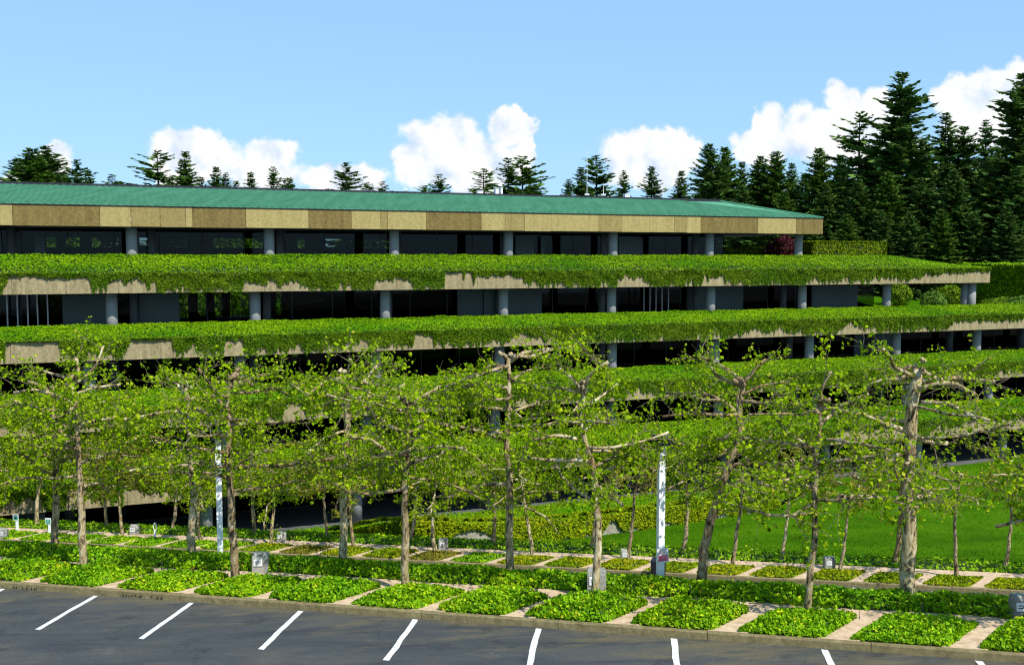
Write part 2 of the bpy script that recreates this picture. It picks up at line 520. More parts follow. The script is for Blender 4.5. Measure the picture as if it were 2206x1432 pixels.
# ------------------------------------------------------------------ sky
def build_world():
    w = bpy.data.worlds.new('World')
    scene.world = w
    w.use_nodes = True
    nt = w.node_tree
    for n in list(nt.nodes):
        nt.nodes.remove(n)
    out = nt.nodes.new('ShaderNodeOutputWorld')
    sky = nd(nt, 'ShaderNodeTexSky', sky_type='NISHITA', sun_disc=False)
    sky.sun_elevation = SUN_EL
    sky.sun_rotation = math.pi - SUN_AZ
    sky.air_density = 1.0
    sky.dust_density = 0.0
    sky.ozone_density = 6.2
    bg = nd(nt, 'ShaderNodeBackground', i_Strength=.15)
    # the camera's gentle tone curve on the sky: holds the horizon back from washing out
    gm = nd(nt, 'ShaderNodeGamma', i_Gamma=.32)
    nt.links.new(sky.outputs[0], gm.inputs[0])
    tint = nd(nt, 'ShaderNodeMix', data_type='RGBA', blend_type='MULTIPLY')
    tint.inputs[0].default_value = 1.0
    tint.inputs[7].default_value = (1.54, 2.29, 3.05, 1)
    nt.links.new(gm.outputs[0], tint.inputs[6])
    nt.links.new(tint.outputs[2], bg.inputs[0])
    tc = nd(nt, 'ShaderNodeTexCoord')
    sp = nd(nt, 'ShaderNodeSeparateXYZ')
    nt.links.new(tc.outputs['Generated'], sp.inputs[0])
    az = nd(nt, 'ShaderNodeMath', operation='ARCTAN2')
    nt.links.new(sp.outputs['X'], az.inputs[0])
    nt.links.new(sp.outputs['Y'], az.inputs[1])
    el = nd(nt, 'ShaderNodeMath', operation='ARCSINE')
    nt.links.new(sp.outputs['Z'], el.inputs[0])
    comb = nd(nt, 'ShaderNodeCombineXYZ')
    nt.links.new(az.outputs[0], comb.inputs[0])
    nt.links.new(el.outputs[0], comb.inputs[1])
    nz = nd(nt, 'ShaderNodeTexNoise', i_Scale=26.0, i_Detail=7.0, i_Roughness=.58)
    nt.links.new(tc.outputs['Generated'], nz.inputs['Vector'])
    sub = nd(nt, 'ShaderNodeVectorMath', operation='SUBTRACT')
    sub.inputs[1].default_value = (.5, .5, .5)
    nt.links.new(nz.outputs['Color'], sub.inputs[0])
    sc_ = nd(nt, 'ShaderNodeVectorMath', operation='MULTIPLY')
    sc_.inputs[1].default_value = (.055, .045, 0)
    nt.links.new(sub.outputs[0], sc_.inputs[0])
    dv = nd(nt, 'ShaderNodeVectorMath', operation='ADD')
    nt.links.new(comb.outputs[0], dv.inputs[0])
    nt.links.new(sc_.outputs[0], dv.inputs[1])
    blobs = [(425, 335, 90, 55), (395, 365, 60, 45), (590, 340, 68, 50), (560, 375, 90, 32), (122, 352, 34, 40), (30, 390, 26, 20),
             (745, 392, 95, 38), (955, 305, 85, 58), (1010, 360, 150, 60), (1095, 275, 52, 42), (1128, 255, 28, 26), (875, 350, 34, 36), (1135, 335, 30, 40),
             (1395, 322, 115, 50), (1480, 325, 42, 50), (1400, 375, 100, 40),
             (1658, 268, 38, 42), (1650, 315, 64, 46), (1812, 238, 44, 48), (1765, 285, 74, 58), (1892, 248, 44, 50), (1850, 320, 130, 60),
             (2110, 192, 80, 50), (2190, 205, 70, 60), (2060, 215, 50, 32), (2150, 245, 100, 60)]
    items = []
    for (x, y, rx, ry) in blobs:
        d = ray(x, y)
        d = d / np.linalg.norm(d)
        items.append((math.atan2(d[0], d[1]), math.asin(d[2]), rx / F, ry / F))
    rr = random.Random(4)
    for k in range(18):                       # the same fair-weather clouds go on all round the horizon
        a = .62 + (2 * math.pi - 1.24) * (k + rr.uniform(.2, .8)) / 18
        a = a if a < math.pi else a - 2 * math.pi
        items.append((a, rr.uniform(.08, .16), rr.uniform(.05, .10), rr.uniform(.025, .045)))
    cur = None
    for (a, e, rx, ry) in items:
        s = nd(nt, 'ShaderNodeVectorMath', operation='SUBTRACT')
        s.inputs[1].default_value = (a, e, 0)
        nt.links.new(dv.outputs[0], s.inputs[0])
        m_ = nd(nt, 'ShaderNodeVectorMath', operation='MULTIPLY')
        m_.inputs[1].default_value = (1 / rx, 1 / ry, 0)
        nt.links.new(s.outputs[0], m_.inputs[0])
        l = nd(nt, 'ShaderNodeVectorMath', operation='LENGTH')
        nt.links.new(m_.outputs[0], l.inputs[0])
        if cur is None:
            cur = l.outputs['Value']
        else:
            mn = nd(nt, 'ShaderNodeMath', operation='SMOOTH_MIN', i_2=.25)
            nt.links.new(cur, mn.inputs[0])
            nt.links.new(l.outputs['Value'], mn.inputs[1])
            cur = mn.outputs[0]
    nz2 = nd(nt, 'ShaderNodeTexNoise', i_Scale=60.0, i_Detail=6.0, i_Roughness=.6)
    nt.links.new(tc.outputs['Generated'], nz2.inputs['Vector'])
    k1 = nd(nt, 'ShaderNodeMath', operation='MULTIPLY_ADD', i_1=.55, i_2=-.27)
    nt.links.new(nz2.outputs['Fac'], k1.inputs[0])
    tot = nd(nt, 'ShaderNodeMath', operation='ADD')
    nt.links.new(cur, tot.inputs[0])
    nt.links.new(k1.outputs[0], tot.inputs[1])
    mask = nd(nt, 'ShaderNodeMapRange', interpolation_type='SMOOTHSTEP', i_From_Min=1.12, i_From_Max=.78, i_To_Min=0.0, i_To_Max=1.0)
    nt.links.new(tot.outputs[0], mask.inputs[0])
    # tone inside the clouds: billows, bluish hollows
    nz3 = nd(nt, 'ShaderNodeTexNoise', i_Scale=34.0, i_Detail=5.0, i_Roughness=.5)
    off = nd(nt, 'ShaderNodeVectorMath', operation='ADD')
    off.inputs[1].default_value = (.012, 0, .016)
    nt.links.new(tc.outputs['Generated'], off.inputs[0])
    nt.links.new(off.outputs[0], nz3.inputs['Vector'])
    nz4 = nd(nt, 'ShaderNodeTexNoise', i_Scale=34.0, i_Detail=5.0, i_Roughness=.5)
    nt.links.new(tc.outputs['Generated'], nz4.inputs['Vector'])
    df = nd(nt, 'ShaderNodeMath', operation='SUBTRACT')
    nt.links.new(nz4.outputs['Fac'], df.inputs[0])
    nt.links.new(nz3.outputs['Fac'], df.inputs[1])
    cr = ramp(nt, nd(nt, 'ShaderNodeMath', operation='MULTIPLY_ADD', i_1=1.8, i_2=.62).outputs[0],
              [(.12, (.60, .73, .93)), (.42, (.82, .89, .98)), (.68, (1.0, 1.0, 1.0))])
    nt.links.new(df.outputs[0], cr.inputs[0].links[0].from_node.inputs[0])
    bg2 = nd(nt, 'ShaderNodeBackground', i_Strength=.82)
    nt.links.new(cr.outputs[0], bg2.inputs[0])
    mx = nd(nt, 'ShaderNodeMixShader')
    nt.links.new(mask.outputs[0], mx.inputs[0])
    nt.links.new(bg.outputs[0], mx.inputs[1])
    nt.links.new(bg2.outputs[0], mx.inputs[2])
    nt.links.new(mx.outputs[0], out.inputs[0])


build_world()


# ------------------------------------------------------------------ mesh helpers
class MB:
    """collects vertices and faces; build() links them as one mesh object"""

    def __init__(self):
        self.v, self.f = [], []

    def quadstrip(self, rows):
        """rows: list of equally long point lists"""
        n = len(rows[0])
        b = len(self.v)
        for r_ in rows:
            self.v += [tuple(p) for p in r_]
        for i in range(len(rows) - 1):
            for j in range(n - 1):
                a = b + i * n + j
                self.f.append((a, a + 1, a + n + 1, a + n))

    def prism(self, poly, z0, z1):
        """poly: plan points (counter-clockwise); z0/z1 numbers or functions of the point"""
        b, n = len(self.v), len(poly)
        f0 = z0 if callable(z0) else (lambda x, y: z0)
        f1 = z1 if callable(z1) else (lambda x, y: z1)
        self.v += [(x, y, f0(x, y)) for x, y in poly] + [(x, y, f1(x, y)) for x, y in poly]
        self.f.append(tuple(b + n + i for i in range(n)))
        self.f.append(tuple(b + n - 1 - i for i in range(n)))
        for i in range(n):
            j = (i + 1) % n
            self.f.append((b + i, b + j, b + n + j, b + n + i))

    def box(self, c, s, rz=0.0, taper=1.0, rx=0.0):
        b = len(self.v)
        cz, sz = math.cos(rz), math.sin(rz)
        cxr, sxr = math.cos(rx), math.sin(rx)
        for k in (-1, 1):
            t = taper if k > 0 else 1
            for (i, j) in ((-1, -1), (1, -1), (1, 1), (-1, 1)):
                x, y, z = i * s[0] / 2 * t, j * s[1] / 2 * t, k * s[2] / 2
                y, z = y * cxr - z * sxr, y * sxr + z * cxr
                self.v.append((c[0] + x * cz - y * sz, c[1] + x * sz + y * cz, c[2] + z))
        for q in ((3, 2, 1, 0), (4, 5, 6, 7), (0, 1, 5, 4), (1, 2, 6, 5), (2, 3, 7, 6), (3, 0, 4, 7)):
            self.f.append(tuple(b + i for i in q))

    def tube(self, pts, rad, n=7, cap=True):
        pts = [np.asarray(p, float) for p in pts]
        b = len(self.v)
        m = len(pts)
        ref = np.array([.31, .87, .38])
        for i, p in enumerate(pts):
            d = pts[min(i + 1, m - 1)] - pts[max(i - 1, 0)]
            d = d / (np.linalg.norm(d) + 1e-9)
            if i == 0 and abs(d[2]) < .3:
                ref = np.array([0, 0, 1.0])
            a = np.cross(d, ref)
            a /= np.linalg.norm(a) + 1e-9
            c = np.cross(d, a)
            for k in range(n):
                t = 2 * math.pi * k / n
                self.v.append(tuple(p + rad[i] * (math.cos(t) * a + math.sin(t) * c)))
        for i in range(m - 1):
            for k in range(n):
                k2 = (k + 1) % n
                self.f.append((b + i * n + k, b + i * n + k2, b + (i + 1) * n + k2, b + (i + 1) * n + k))
        if cap:
            self.f.append(tuple(b + (m - 1) * n + k for k in range(n)))
            self.f.append(tuple(b + n - 1 - k for k in range(n)))

    def mesh(self, name, mat, smooth=False):
        me = bpy.data.meshes.new(name)
        me.from_pydata(self.v, [], self.f)
        me.materials.append(mat)
        if smooth:
            me.shade_smooth()
        me.update()
        return me

    def build(self, name, mat, parent=None, smooth=False):
        return link(name, self.mesh(name, mat, smooth), parent)


def link(name, me, parent=None):
    o = bpy.data.objects.new(name, me)
    COL.objects.link(o)
    if parent:
        o.parent = parent
    return o


def tag(o, label=None, cat=None, group=None, kind=None):
    for k, v in (('label', label), ('category', cat), ('group', group), ('kind', kind)):
        if v:
            o[k] = v
    return o


def empty(name, loc=(0, 0, 0)):
    o = bpy.data.objects.new(name, None)
    o.location = loc
    o.empty_display_size = .3
    COL.objects.link(o)
    return o


def set_loc_parent(o, parent):
    """parent a mesh whose vertices are in world coordinates"""
    o.parent = parent
    o.location = -Vector(parent.location)
    return o


def array_mesh(name, verts, quads, mat, var=None, smooth=False):
    me = bpy.data.meshes.new(name)
    nv, nf = len(verts), len(quads)
    me.vertices.add(nv)
    me.vertices.foreach_set('co', np.asarray(verts, np.float32).ravel())
    k = quads.shape[1]
    me.loops.add(nf * k)
    me.loops.foreach_set('vertex_index', np.asarray(quads, np.int32).ravel())
    me.polygons.add(nf)
    me.polygons.foreach_set('loop_start', np.arange(0, nf * k, k, dtype=np.int32))
    me.polygons.foreach_set('loop_total', np.full(nf, k, np.int32))
    if var is not None:
        at_ = me.attributes.new('var', 'FLOAT', 'FACE')
        at_.data.foreach_set('value', np.asarray(var, np.float32))
    me.materials.append(mat)
    me.update(calc_edges=True)
    me.validate()
    return me


def leaf_arrays(P, N, size, rng, spread=.6, aspect=.75, droop=None):
    """kite-shaped leaves at P, facing roughly along N"""
    n = len(P)
    N = N + rng.normal(0, spread, (n, 3))
    N /= np.linalg.norm(N, axis=1, keepdims=True) + 1e-9
    T = rng.normal(0, 1, (n, 3))
    if droop is not None:
        T = T * .6 + np.array([0, 0, -droop])
    T -= (T * N).sum(1, keepdims=True) * N
    T /= np.linalg.norm(T, axis=1, keepdims=True) + 1e-9
    B = np.cross(N, T)
    s = (np.asarray(size) * rng.uniform(.6, 1.35, n))[:, None]
    w = s * aspect * rng.uniform(.75, 1.15, (n, 1))
    V = np.empty((n, 4, 3))
    V[:, 0] = P - T * s * .45
    V[:, 1] = P - B * w * .5 + T * s * .02 + N * s * .10
    V[:, 2] = P + T * s * .55
    V[:, 3] = P + B * w * .5 + T * s * .02 + N * s * .10
    Q = np.arange(n * 4).reshape(n, 4)
    return V.reshape(-1, 3), Q


def leaves_mesh(name, P, N, size, mat, rng, var=None, **kw):
    V, Q = leaf_arrays(P, N, size, rng, **kw)
    if var is None:
        var = rng.random(len(P))
    return array_mesh(name, V, Q, mat, var)


ORD = ['first', 'second', 'third', 'fourth', 'fifth', 'sixth', 'seventh', 'eighth', 'ninth', 'tenth', 'eleventh', 'twelfth',
       'thirteenth', 'fourteenth', 'fifteenth', 'sixteenth', 'seventeenth', 'eighteenth', 'nineteenth', 'twentieth',
       'twenty-first', 'twenty-second', 'twenty-third', 'twenty-fourth', 'twenty-fifth', 'twenty-sixth', 'twenty-seventh', 'twenty-eighth',
       'twenty-ninth', 'thirtieth', 'thirty-first', 'thirty-second', 'thirty-third', 'thirty-fourth', 'thirty-fifth', 'thirty-sixth']


# ================================================================== GROUND
def site_strip(name, p0, p1, np_, qs, zf, mat, parent=None):
    """sheet in the car-park frame; zf(p, q) gives height"""
    mb = MB()
    rows = []
    for q in qs:
        rows.append([(*xy(p, q), zf(p, q)) for p in np.linspace(p0, p1, np_)])
    mb.quadstrip(rows)
    return mb.build(name, mat, parent)


PL, PR = -75.0, 40.0
o = MB()
o.quadstrip([[(-2500, -300, -6), (2500, -300, -6)], [(-2500, 4000, -6), (2500, 4000, -6)]])
tag(o.build('ground', M['soil']), kind='structure', label='flat ground stretching out under the whole site')

lot1 = tag(site_strip('parking_lot', PL, PR, 2, (-14.0, 19.9), lambda p, q: z1(p), M['asphalt']), kind='structure', label='grey asphalt car park in the foreground')
lot2 = tag(site_strip('parking_lot', -95, 55, 2, (29.4, 40.5), lambda p, q: z2(p), M['asphalt']), kind='structure', label='lower asphalt car park beyond the ivy hedge')

# planting soil under the two strips, and the bank that drops from the upper to the lower car park
tag(site_strip('planting_strip', PL, PR, 2, (20.02, 23.3), lambda p, q: z1(p) + .135, M['soil']), kind='structure', label='bare soil under the near ivy beds')
tag(site_strip('bank', -95, 55, 40, (23.3, 24.4, 26.0, 27.6, 28.8, 29.4),
               lambda p, q: (z1(p) + .13) * (1 - sstep(23.2, 29.2, q)) + z2(p) * sstep(23.2, 29.2, q) - .004, M['under_ivy']),
    kind='structure', label='planted bank dropping to the lower car park')
tag(site_strip('planting_strip', -95, 55, 2, (40.62, 44.0), lambda p, q: z2(p) + .135, M['soil']), kind='structure', label='bare soil under the far ivy beds')


# kerbs: stones end to end
def kerb(label, p0, p1, q0, q1, zf, step=3.05):
    e = empty('kerb', (*xy(p0, q0), zf(p0)))
    tag(e, kind='structure', label=label)
    mb = MB()
    L, H, W = step - .012, .15, q1 - q0
    g = .04
    prof = [(0, -.2), (0.012, H - .02), (.03, H), (W, H), (W, -.2)]
    rows = []
    for x in (0, L):
        rows.append([(x, y, z + x * g) for y, z in prof])
    mb.quadstrip(rows)
    n = len(prof)
    mb.f.append(tuple(range(n)))
    mb.f.append(tuple(range(2 * n - 1, n - 1, -1)))
    me = mb.mesh('kerb_stone', M['kerb'])
    p = p0
    while p < p1:
        X, Y = xy(p, q0)
        o = link('kerb_stone', me, e)
        o.rotation_euler = (0, 0, -SA)
        o.location = Vector((X, Y, zf(p))) - Vector(e.location)
        p += step
    return e


kerb('low concrete kerb edging the foreground car park', -45, 25, 19.9, 20.02, z1)
kerb('kerb edging the lower car park', -75, 35, 40.5, 40.62, z2)

# painted stall lines
def stall_line(lot, p, q0, q1, zf, lean, seed, w=.125):
    rng = np.random.default_rng(seed)
    mb = MB()
    rows = []
    n = 14
    for i in range(n):
        t = i / (n - 1)
        q = q0 + (q1 - q0) * t
        c = p + lean * (q0 - q) + .025 * (noise1(t * 5 + seed * 3.3, 2) - .5)
        h = w / 2 * (.92 + .16 * rng.random())
        rows.append([(*xy(c - h, q), zf(c) + .005), (*xy(c + h, q), zf(c) + .005)])
    mb.quadstrip(rows)
    return mb.build('painted_line', M['paint'], lot)


ends = [17.58, 17.55, 17.54, 17.54, 17.3, 17.3, 17.3, 17.3, 17.3]
for k, p in enumerate([-22.4, -19.62, -16.84, -14.15, -11.29, -8.52, -5.76, -2.96, -.10, 2.60, 5.4]):
    qe = 17.56 if k < 6 else 17.2
    stall_line(lot1, p, 19.84, qe, z1, .16 if k < 6 else .2, k)
for k in range(22):
    stall_line(lot2, -52 + k * 2.78, 40.3, 37.5, z2, .16, 40 + k, .11)

# dark handwritten-looking strokes on the kerb
def kerb_marks(px0, px1, py0, strokes, label):
    mb = MB()
    for (sx, sy, ex, ey, w) in strokes:
        p, q = hit(px0 + sx, py0, False, 0.0)
        def pt(dx, dy):
            pp = p + dx / 83.0
            X, Y = xy(pp, 19.9 + .03 * (dy / 13.0) + .028 * 0 - .006)
            return np.array([X, Y, z1(pp) + .15 * (dy / 15.0)])
        a, b = pt(0, sy), pt(ex - sx, ey)
        d = np.array([ca, -sa, 0]) * w * 1.25 / 83.0
        bI = len(mb.v)
        mb.v += [tuple(a - d), tuple(a + d), tuple(b + d), tuple(b - d)]
        mb.f.append((bI, bI + 1, bI + 2, bI + 3))
    o = mb.build('kerb_lettering', M['mark'])
    tag(o, label, 'lettering')


S1 = [(2, 2, 5, 11, 1.4), (9, 2, 12, 11, 1.4), (26, 1, 24, 10, 1.0), (25, 1, 31, 2, .8), (36, 1, 38, 12, 1.3), (38, 12, 43, 8, .9), (40, 1, 46, 2, 1.6), (48, 2, 50, 9, 1.0),
      (55, 1, 58, 10, 1.0), (58, 10, 62, 9, .9), (56, 1, 62, 2, 1.2), (62, 9, 62, 2, .9)]
S2 = [(0, 1, 8, 1, .8), (8, 1, 12, 9, 1.3), (12, 2, 18, 1, 1.2), (16, 2, 18, 7, 1.0), (22, 1, 26, 5, .9), (30, 3, 34, 12, 1.0), (35, 12, 40, 4, 1.5), (44, 1, 52, 1, 1.8), (50, 2, 58, 12, 2.0),
      (60, 1, 74, 1, .8), (78, 3, 79, 10, 1.2), (80, 1, 90, 1, 2.0), (93, 1, 96, 6, 1.5), (96, 6, 104, 11, 1.4), (104, 11, 104, 1, 1.6), (96, 1, 104, 2, 1.4)]
kerb_marks(16, 78, 1272, S1, 'shorter dark scrawled lettering on the kerb at the left edge')
kerb_marks(246, 350, 1290, S2, 'longer dark scrawled lettering on the kerb between the first two stall lines')

# ------------------------------------------------------------------ walkways, paving strips, ivy beds
def walkway(name, label, p0, p1, q0, q1, zf, dz, step):
    e = empty(name, (*xy(p0, q0), zf(p0) + dz))
    tag(e, kind='structure', label=label)
    p = p0
    while p < p1:
        mb = MB()
        c = [xy(p + .006, q0), xy(p + step - .006, q0), xy(p + step - .006, q1), xy(p + .006, q1)]
        mb.prism(c, lambda x, y: zf(pq(x, y)[0]) + .05, lambda x, y: zf(pq(x, y)[0]) + dz)
        set_loc_parent(mb.build('paving_slab', M['pave']), e)
        p += step
    return e


walk1 = walkway('walkway', 'pinkish paved footpath between the near ivy beds and the hedge', -42, 22, 21.26, 21.95, z1, .15, 1.52)
walk2 = walkway('walkway', 'pinkish paved footpath in front of the lawn', -62, 32, 41.86, 42.7, z2, .15, 1.52)


def bed_leaves(poly_fn, n, zf, height, size, rng, edge=.16, lean=0.0):
    """leaf positions over a planted mound: poly_fn(a, b) maps the unit square to (p, q)"""
    a, b = rng.random(n), rng.random(n)
    # extra leaves on the rim
    k = int(n * .28)
    side = rng.integers(0, 4, k)
    t = rng.random(k)
    e = rng.random(k) * .06
    a[:k] = np.where(side == 0, t, np.where(side == 1, t, np.where(side == 2, e, 1 - e)))
    b[:k] = np.where(side == 0, e, np.where(side == 1, 1 - e, t))
    p, q = poly_fn(a, b)
    d = np.minimum.reduce([a, 1 - a, b, 1 - b])
    prof = np.sqrt(np.clip(d / edge, 0, 1))
    bump = .65 + .7 * fbm(p * 2.3, q * 2.3, 3)
    h = height * (.22 + .78 * prof) * bump * (1 + lean * (.5 - b))
    fac = np.where(d < edge, rng.random(n) ** .6, .5 + .55 * rng.random(n))
    X, Y = p * ca + q * sa, -p * sa + q * ca
    Z = zf(p) + .13 + h * fac
    N = np.zeros((n, 3))
    N[:, 2] = .8
    da = np.where(d < edge, 1.0 - d / edge, 0)
    oa = np.where(a < .5, -1, 1) * (np.minimum(a, 1 - a) < edge)
    ob = np.where(b < .5, -1, 1) * (np.minimum(b, 1 - b) < edge)
    N[:, 0] += da * (oa * ca + ob * sa)
    N[:, 1] += da * (-oa * sa + ob * ca)
    N[:, 1] -= .12
    return np.stack([X, Y, Z], 1), N, h


def mound(poly_fn, zf, height, res=(14, 8), edge=.2):
    """dark inner body of a bed, under its leaves"""
    A, Bq = np.meshgrid(np.linspace(.02, .98, res[0]), np.linspace(.02, .98, res[1]), indexing='ij')
    p, q = poly_fn(A.ravel(), Bq.ravel())
    d = np.minimum.reduce([A, 1 - A, Bq, 1 - Bq]).ravel()
    h = height * np.sqrt(np.clip((d - .02) / edge, 0, 1)) * (.6 + .5 * fbm(p * 2.3, q * 2.3, 3)) * .72
    V = np.stack([p * ca + q * sa, -p * sa + q * ca, zf(p) + .128 + h], 1)
    n0, n1 = res
    I = np.arange(n0 * n1).reshape(res)
    Q = np.stack([I[:-1, :-1], I[1:, :-1], I[1:, 1:], I[:-1, 1:]], -1).reshape(-1, 4)
    return V, Q


def ivy_bed(name, poly_fn, zf, height, n, size, mat, rng, label, cat, group=None, kind=None, res=(14, 8), edge=.16):
    V, Q = mound(poly_fn, zf, height, res, edge)
    me = array_mesh('stems', V, Q, M['under_ivy'], np.full(len(Q), .1), True)
    P, N, h = bed_leaves(poly_fn, n, zf, height, size, rng, edge)
    var = np.clip(rng.beta(2.2, 2.2, n) + .35 * (fbm(P[:, 0] * 1.3, P[:, 1] * 1.3, 9) - .5), 0, 1)
    X, Y = xy(*poly_fn(np.array([.5]), np.array([.5])))
    root = empty(name, (float(X[0]), float(Y[0]), float(zf(poly_fn(np.array([.5]), np.array([.5]))[0][0])) + .13))
    tag(root, label, cat, group, kind)
    set_loc_parent(link('stem_mass', me), root)
    set_loc_parent(link('foliage', leaves_mesh('foliage', P, N, size, mat, rng, var, spread=.85)), root)
    return root


def para(p0, w, q0, q1, skew):
    return lambda a, b: (p0 + a * w + skew * b * (q1 - q0), q0 + b * (q1 - q0))


# near beds: the gaps between them are paving strips
gap = [hit(x, y)[0] for x, y in ((-165, 1257), (7, 1268), (175, 1278), (345, 1288), (513, 1297), (700, 1303), (885, 1316), (1076, 1330), (1300, 1345), (1528, 1362), (1765, 1378), (2035, 1396), (2310, 1415))]
SK = .5
gw = [.68] * len(gap)
rngb = np.random.default_rng(3)
for k, g in enumerate(gap):
    mb = MB()
    c = [xy(g - .05, 20.03), xy(g + .72, 20.03), xy(g + .72 + SK * 1.22, 21.25), xy(g - .05 + SK * 1.22, 21.25)]
    mb.prism(c, lambda x, y: z1(pq(x, y)[0]) + .05, lambda x, y: z1(pq(x, y)[0]) + .153)
    set_loc_parent(mb.build('paving_strip', M['pave']), walk1)
    if k + 1 < len(gap):
        p0, p1 = g + .56, gap[k + 1] + .06
        jit = rngb.uniform(-.06, .06, 3)
        ivy_bed('ivy_bed', para(p0 + jit[0], p1 - p0 + jit[1] * .5, 20.07, 21.34 + jit[2], SK), z1, .25 + rngb.uniform(-.04, .06), 4600, .078,
                M['ivy_near'], rngb, f'low ivy bed by the foreground kerb, {ORD[k]} from the left', 'ivy bed', 'ivy beds along the near kerb')

# the long ivy hedge behind the near footpath (one continuous planting)
def hedge1(a, b):
    p = -36 + a * 50
    q0 = 21.88 + .22 * (noise1(p * .45, 4) - .5) - .12 * sstep(-10, -20, p)
    return p, q0 + b * (22.95 - q0)


n = 62000
n = 70000
P, N, h = bed_leaves(hedge1, n, z1, .27, .088, RNG, .2, .9)
var = np.clip(RNG.beta(2.2, 2.4, n) + .45 * (fbm(P[:, 0] * .9, P[:, 1] * .9, 5) - .5), 0, 1)
hr = empty('ivy_hedge', (*xy(-10, 23), z1(-10)))
tag(hr, 'long knee-high ivy strip behind the near footpath', 'ivy hedge', kind='stuff')
V, Q = mound(hedge1, z1, .2, (160, 9), .24)
set_loc_parent(link('stem_mass', array_mesh('stems', V, Q, M['under_ivy'], np.full(len(Q), .1), True)), hr)
set_loc_parent(link('foliage', leaves_mesh('foliage', P, N, .088, M['ivy_near'], RNG, var, spread=.9)), hr)

# far beds by the lower car park
g0 = hit(1705, 1243, True)[0]
far_gaps = [g0 + 2.12 * k for k in range(-23, 6)]
kk = 0
for k, g in enumerate(far_gaps):
    mb = MB()
    c = [xy(g - .05, 40.63), xy(g + .68, 40.63), xy(g + .68 + SK * 1.22, 41.85), xy(g - .05 + SK * 1.22, 41.85)]
    mb.prism(c, lambda x, y: z2(pq(x, y)[0]) + .05, lambda x, y: z2(pq(x, y)[0]) + .153)
    set_loc_parent(mb.build('paving_strip', M['pave']), walk2)
    if k + 1 < len(far_gaps):
        p0, p1 = g + .54, far_gaps[k + 1] + .05
        russet = k in (12, 15)
        mat = M['ivy_brown'] if russet else (M['ivy_near'] if k < 11 or k in (16,) else M['ivy_yellow'])
        what = 'russet ivy bed' if russet else ('green ivy bed' if k < 11 or k == 16 else 'yellow-green ivy bed')
        ivy_bed('ivy_bed', para(p0, p1 - p0, 40.68, 41.9, SK), z2, .15 + rngb.uniform(-.03, .06), 1300, .11, mat, rngb,
                f'{what} by the lower car park kerb, {ORD[k]} from the left', 'ivy bed', 'ivy beds along the far kerb', res=(10, 6))


def strip2(a, b):
    p = -60 + a * 88
    return p, 42.72 + b * (43.9 + .2 * noise1(p * .3, 8) - 42.72)


n = 34000
P, N, h = bed_leaves(strip2, n, z2, .22, .12, RNG, .2)
hr = empty('ivy_strip', (*xy(-10, 43.6), z2(-10)))
tag(hr, 'long ivy strip between the far footpath and the lawn', 'ivy strip', kind='stuff')
V, Q = mound(strip2, z2, .22, (160, 8), .2)
set_loc_parent(link('stem_mass', array_mesh('stems', V, Q, M['under_ivy'], np.full(len(Q), .1), True)), hr)
set_loc_parent(link('foliage', leaves_mesh('foliage', P, N, .12, M['ivy_near'], RNG, RNG.beta(2, 2, n), spread=.6)), hr)

# ------------------------------------------------------------------ lawn falling to the building
VB = VF[4] - .2


def lawn_z(X, Y):
    p, q = pq(X, Y)
    u, v = uv(X, Y)
    s1 = np.maximum(q - 43.7, 0)
    s2 = np.maximum(v - VB, 0)
    t = s1 / (s1 + s2 + 1e-6)
    e = 1 - (1 - t) ** 1.8
    zb = -.62 + 1.3 * sstep(60, 95, u)
    return (z2(p) + .12) * (1 - e) + zb * e + .05 * (fbm(np.asarray(X) * .25, np.asarray(Y) * .25, 2) - .5)


def front_uv(p):
    """point on the foot of the building straight behind point p of the far strip"""
    x0, y0 = xy(p, 43.7)
    # walk along the view direction until the facade line
    u, v = uv(x0, y0)
    k = (v - VB) / (cb * y0 - sb * x0) if True else 0
    return x0 * (1 + k), y0 * (1 + k)


A = np.linspace(-62, 32, 110)
rows = []
for b in np.linspace(0, 1, 44):
    r_ = []
    for p in A:
        x0, y0 = xy(p, 43.6)
        x1, y1 = front_uv(p)
        X, Y = x0 + (x1 - x0) * b, y0 + (y1 - y0) * b
        r_.append((X, Y, float(lawn_z(X, Y))))
    rows.append(r_)
mb = MB()
mb.quadstrip(rows)
tag(mb.build('lawn', M['lawn'], smooth=True), kind='structure', label='smooth bright green lawn sloping down to the building')

n = 70000
a_, b_ = RNG.random(n), RNG.random(n) ** 1.25
pp = -26 + a_ * 44
x0, y0 = pp * ca + 43.8 * sa, -pp * sa + 43.8 * ca
k_ = (uv(x0, y0)[1] - VB) / (cb * y0 - sb * x0)
X, Y = x0 * (1 + k_ * b_), y0 * (1 + k_ * b_)
P = np.stack([X, Y, lawn_z(X, Y) + .02], 1)
g_ = link('lawn_grass', leaves_mesh('lawn_grass', P, np.tile([.2, -.4, .8], (n, 1)), .11, M['grass'], RNG, np.clip(RNG.beta(2, 2, n) * .5 + 1.5 * (fbm(X * .22, Y * .22, 12) - .38), 0, 1), spread=.5, aspect=.4, droop=-1.2))
tag(g_, 'short mown grass blades covering the lawn', 'grass', kind='stuff')

# retaining wall with the raised ivy area behind it
WALL = np.array([(-9.1, 48.4), (-5.4, 49.4), (-1.9, 51.2), (1.9, 54.2), (5.7, 57.6), (11.4, 61.8), (17.9, 65.8)])
W0, W1 = WALL[0], WALL[-1]
_ws = np.concatenate([[0], np.cumsum(np.linalg.norm(np.diff(WALL, axis=0), axis=1))])
_ws = _ws / _ws[-1]


def wall_xy(a):
    """smoothed wall line"""
    a = np.asarray(a, float)
    k = np.linspace(-.06, .06, 7)
    x = sum(np.interp(np.clip(a + d_, 0, 1), _ws, WALL[:, 0]) for d_ in k) / 7
    y = sum(np.interp(np.clip(a + d_, 0, 1), _ws, WALL[:, 1]) for d_ in k) / 7
    return x, y


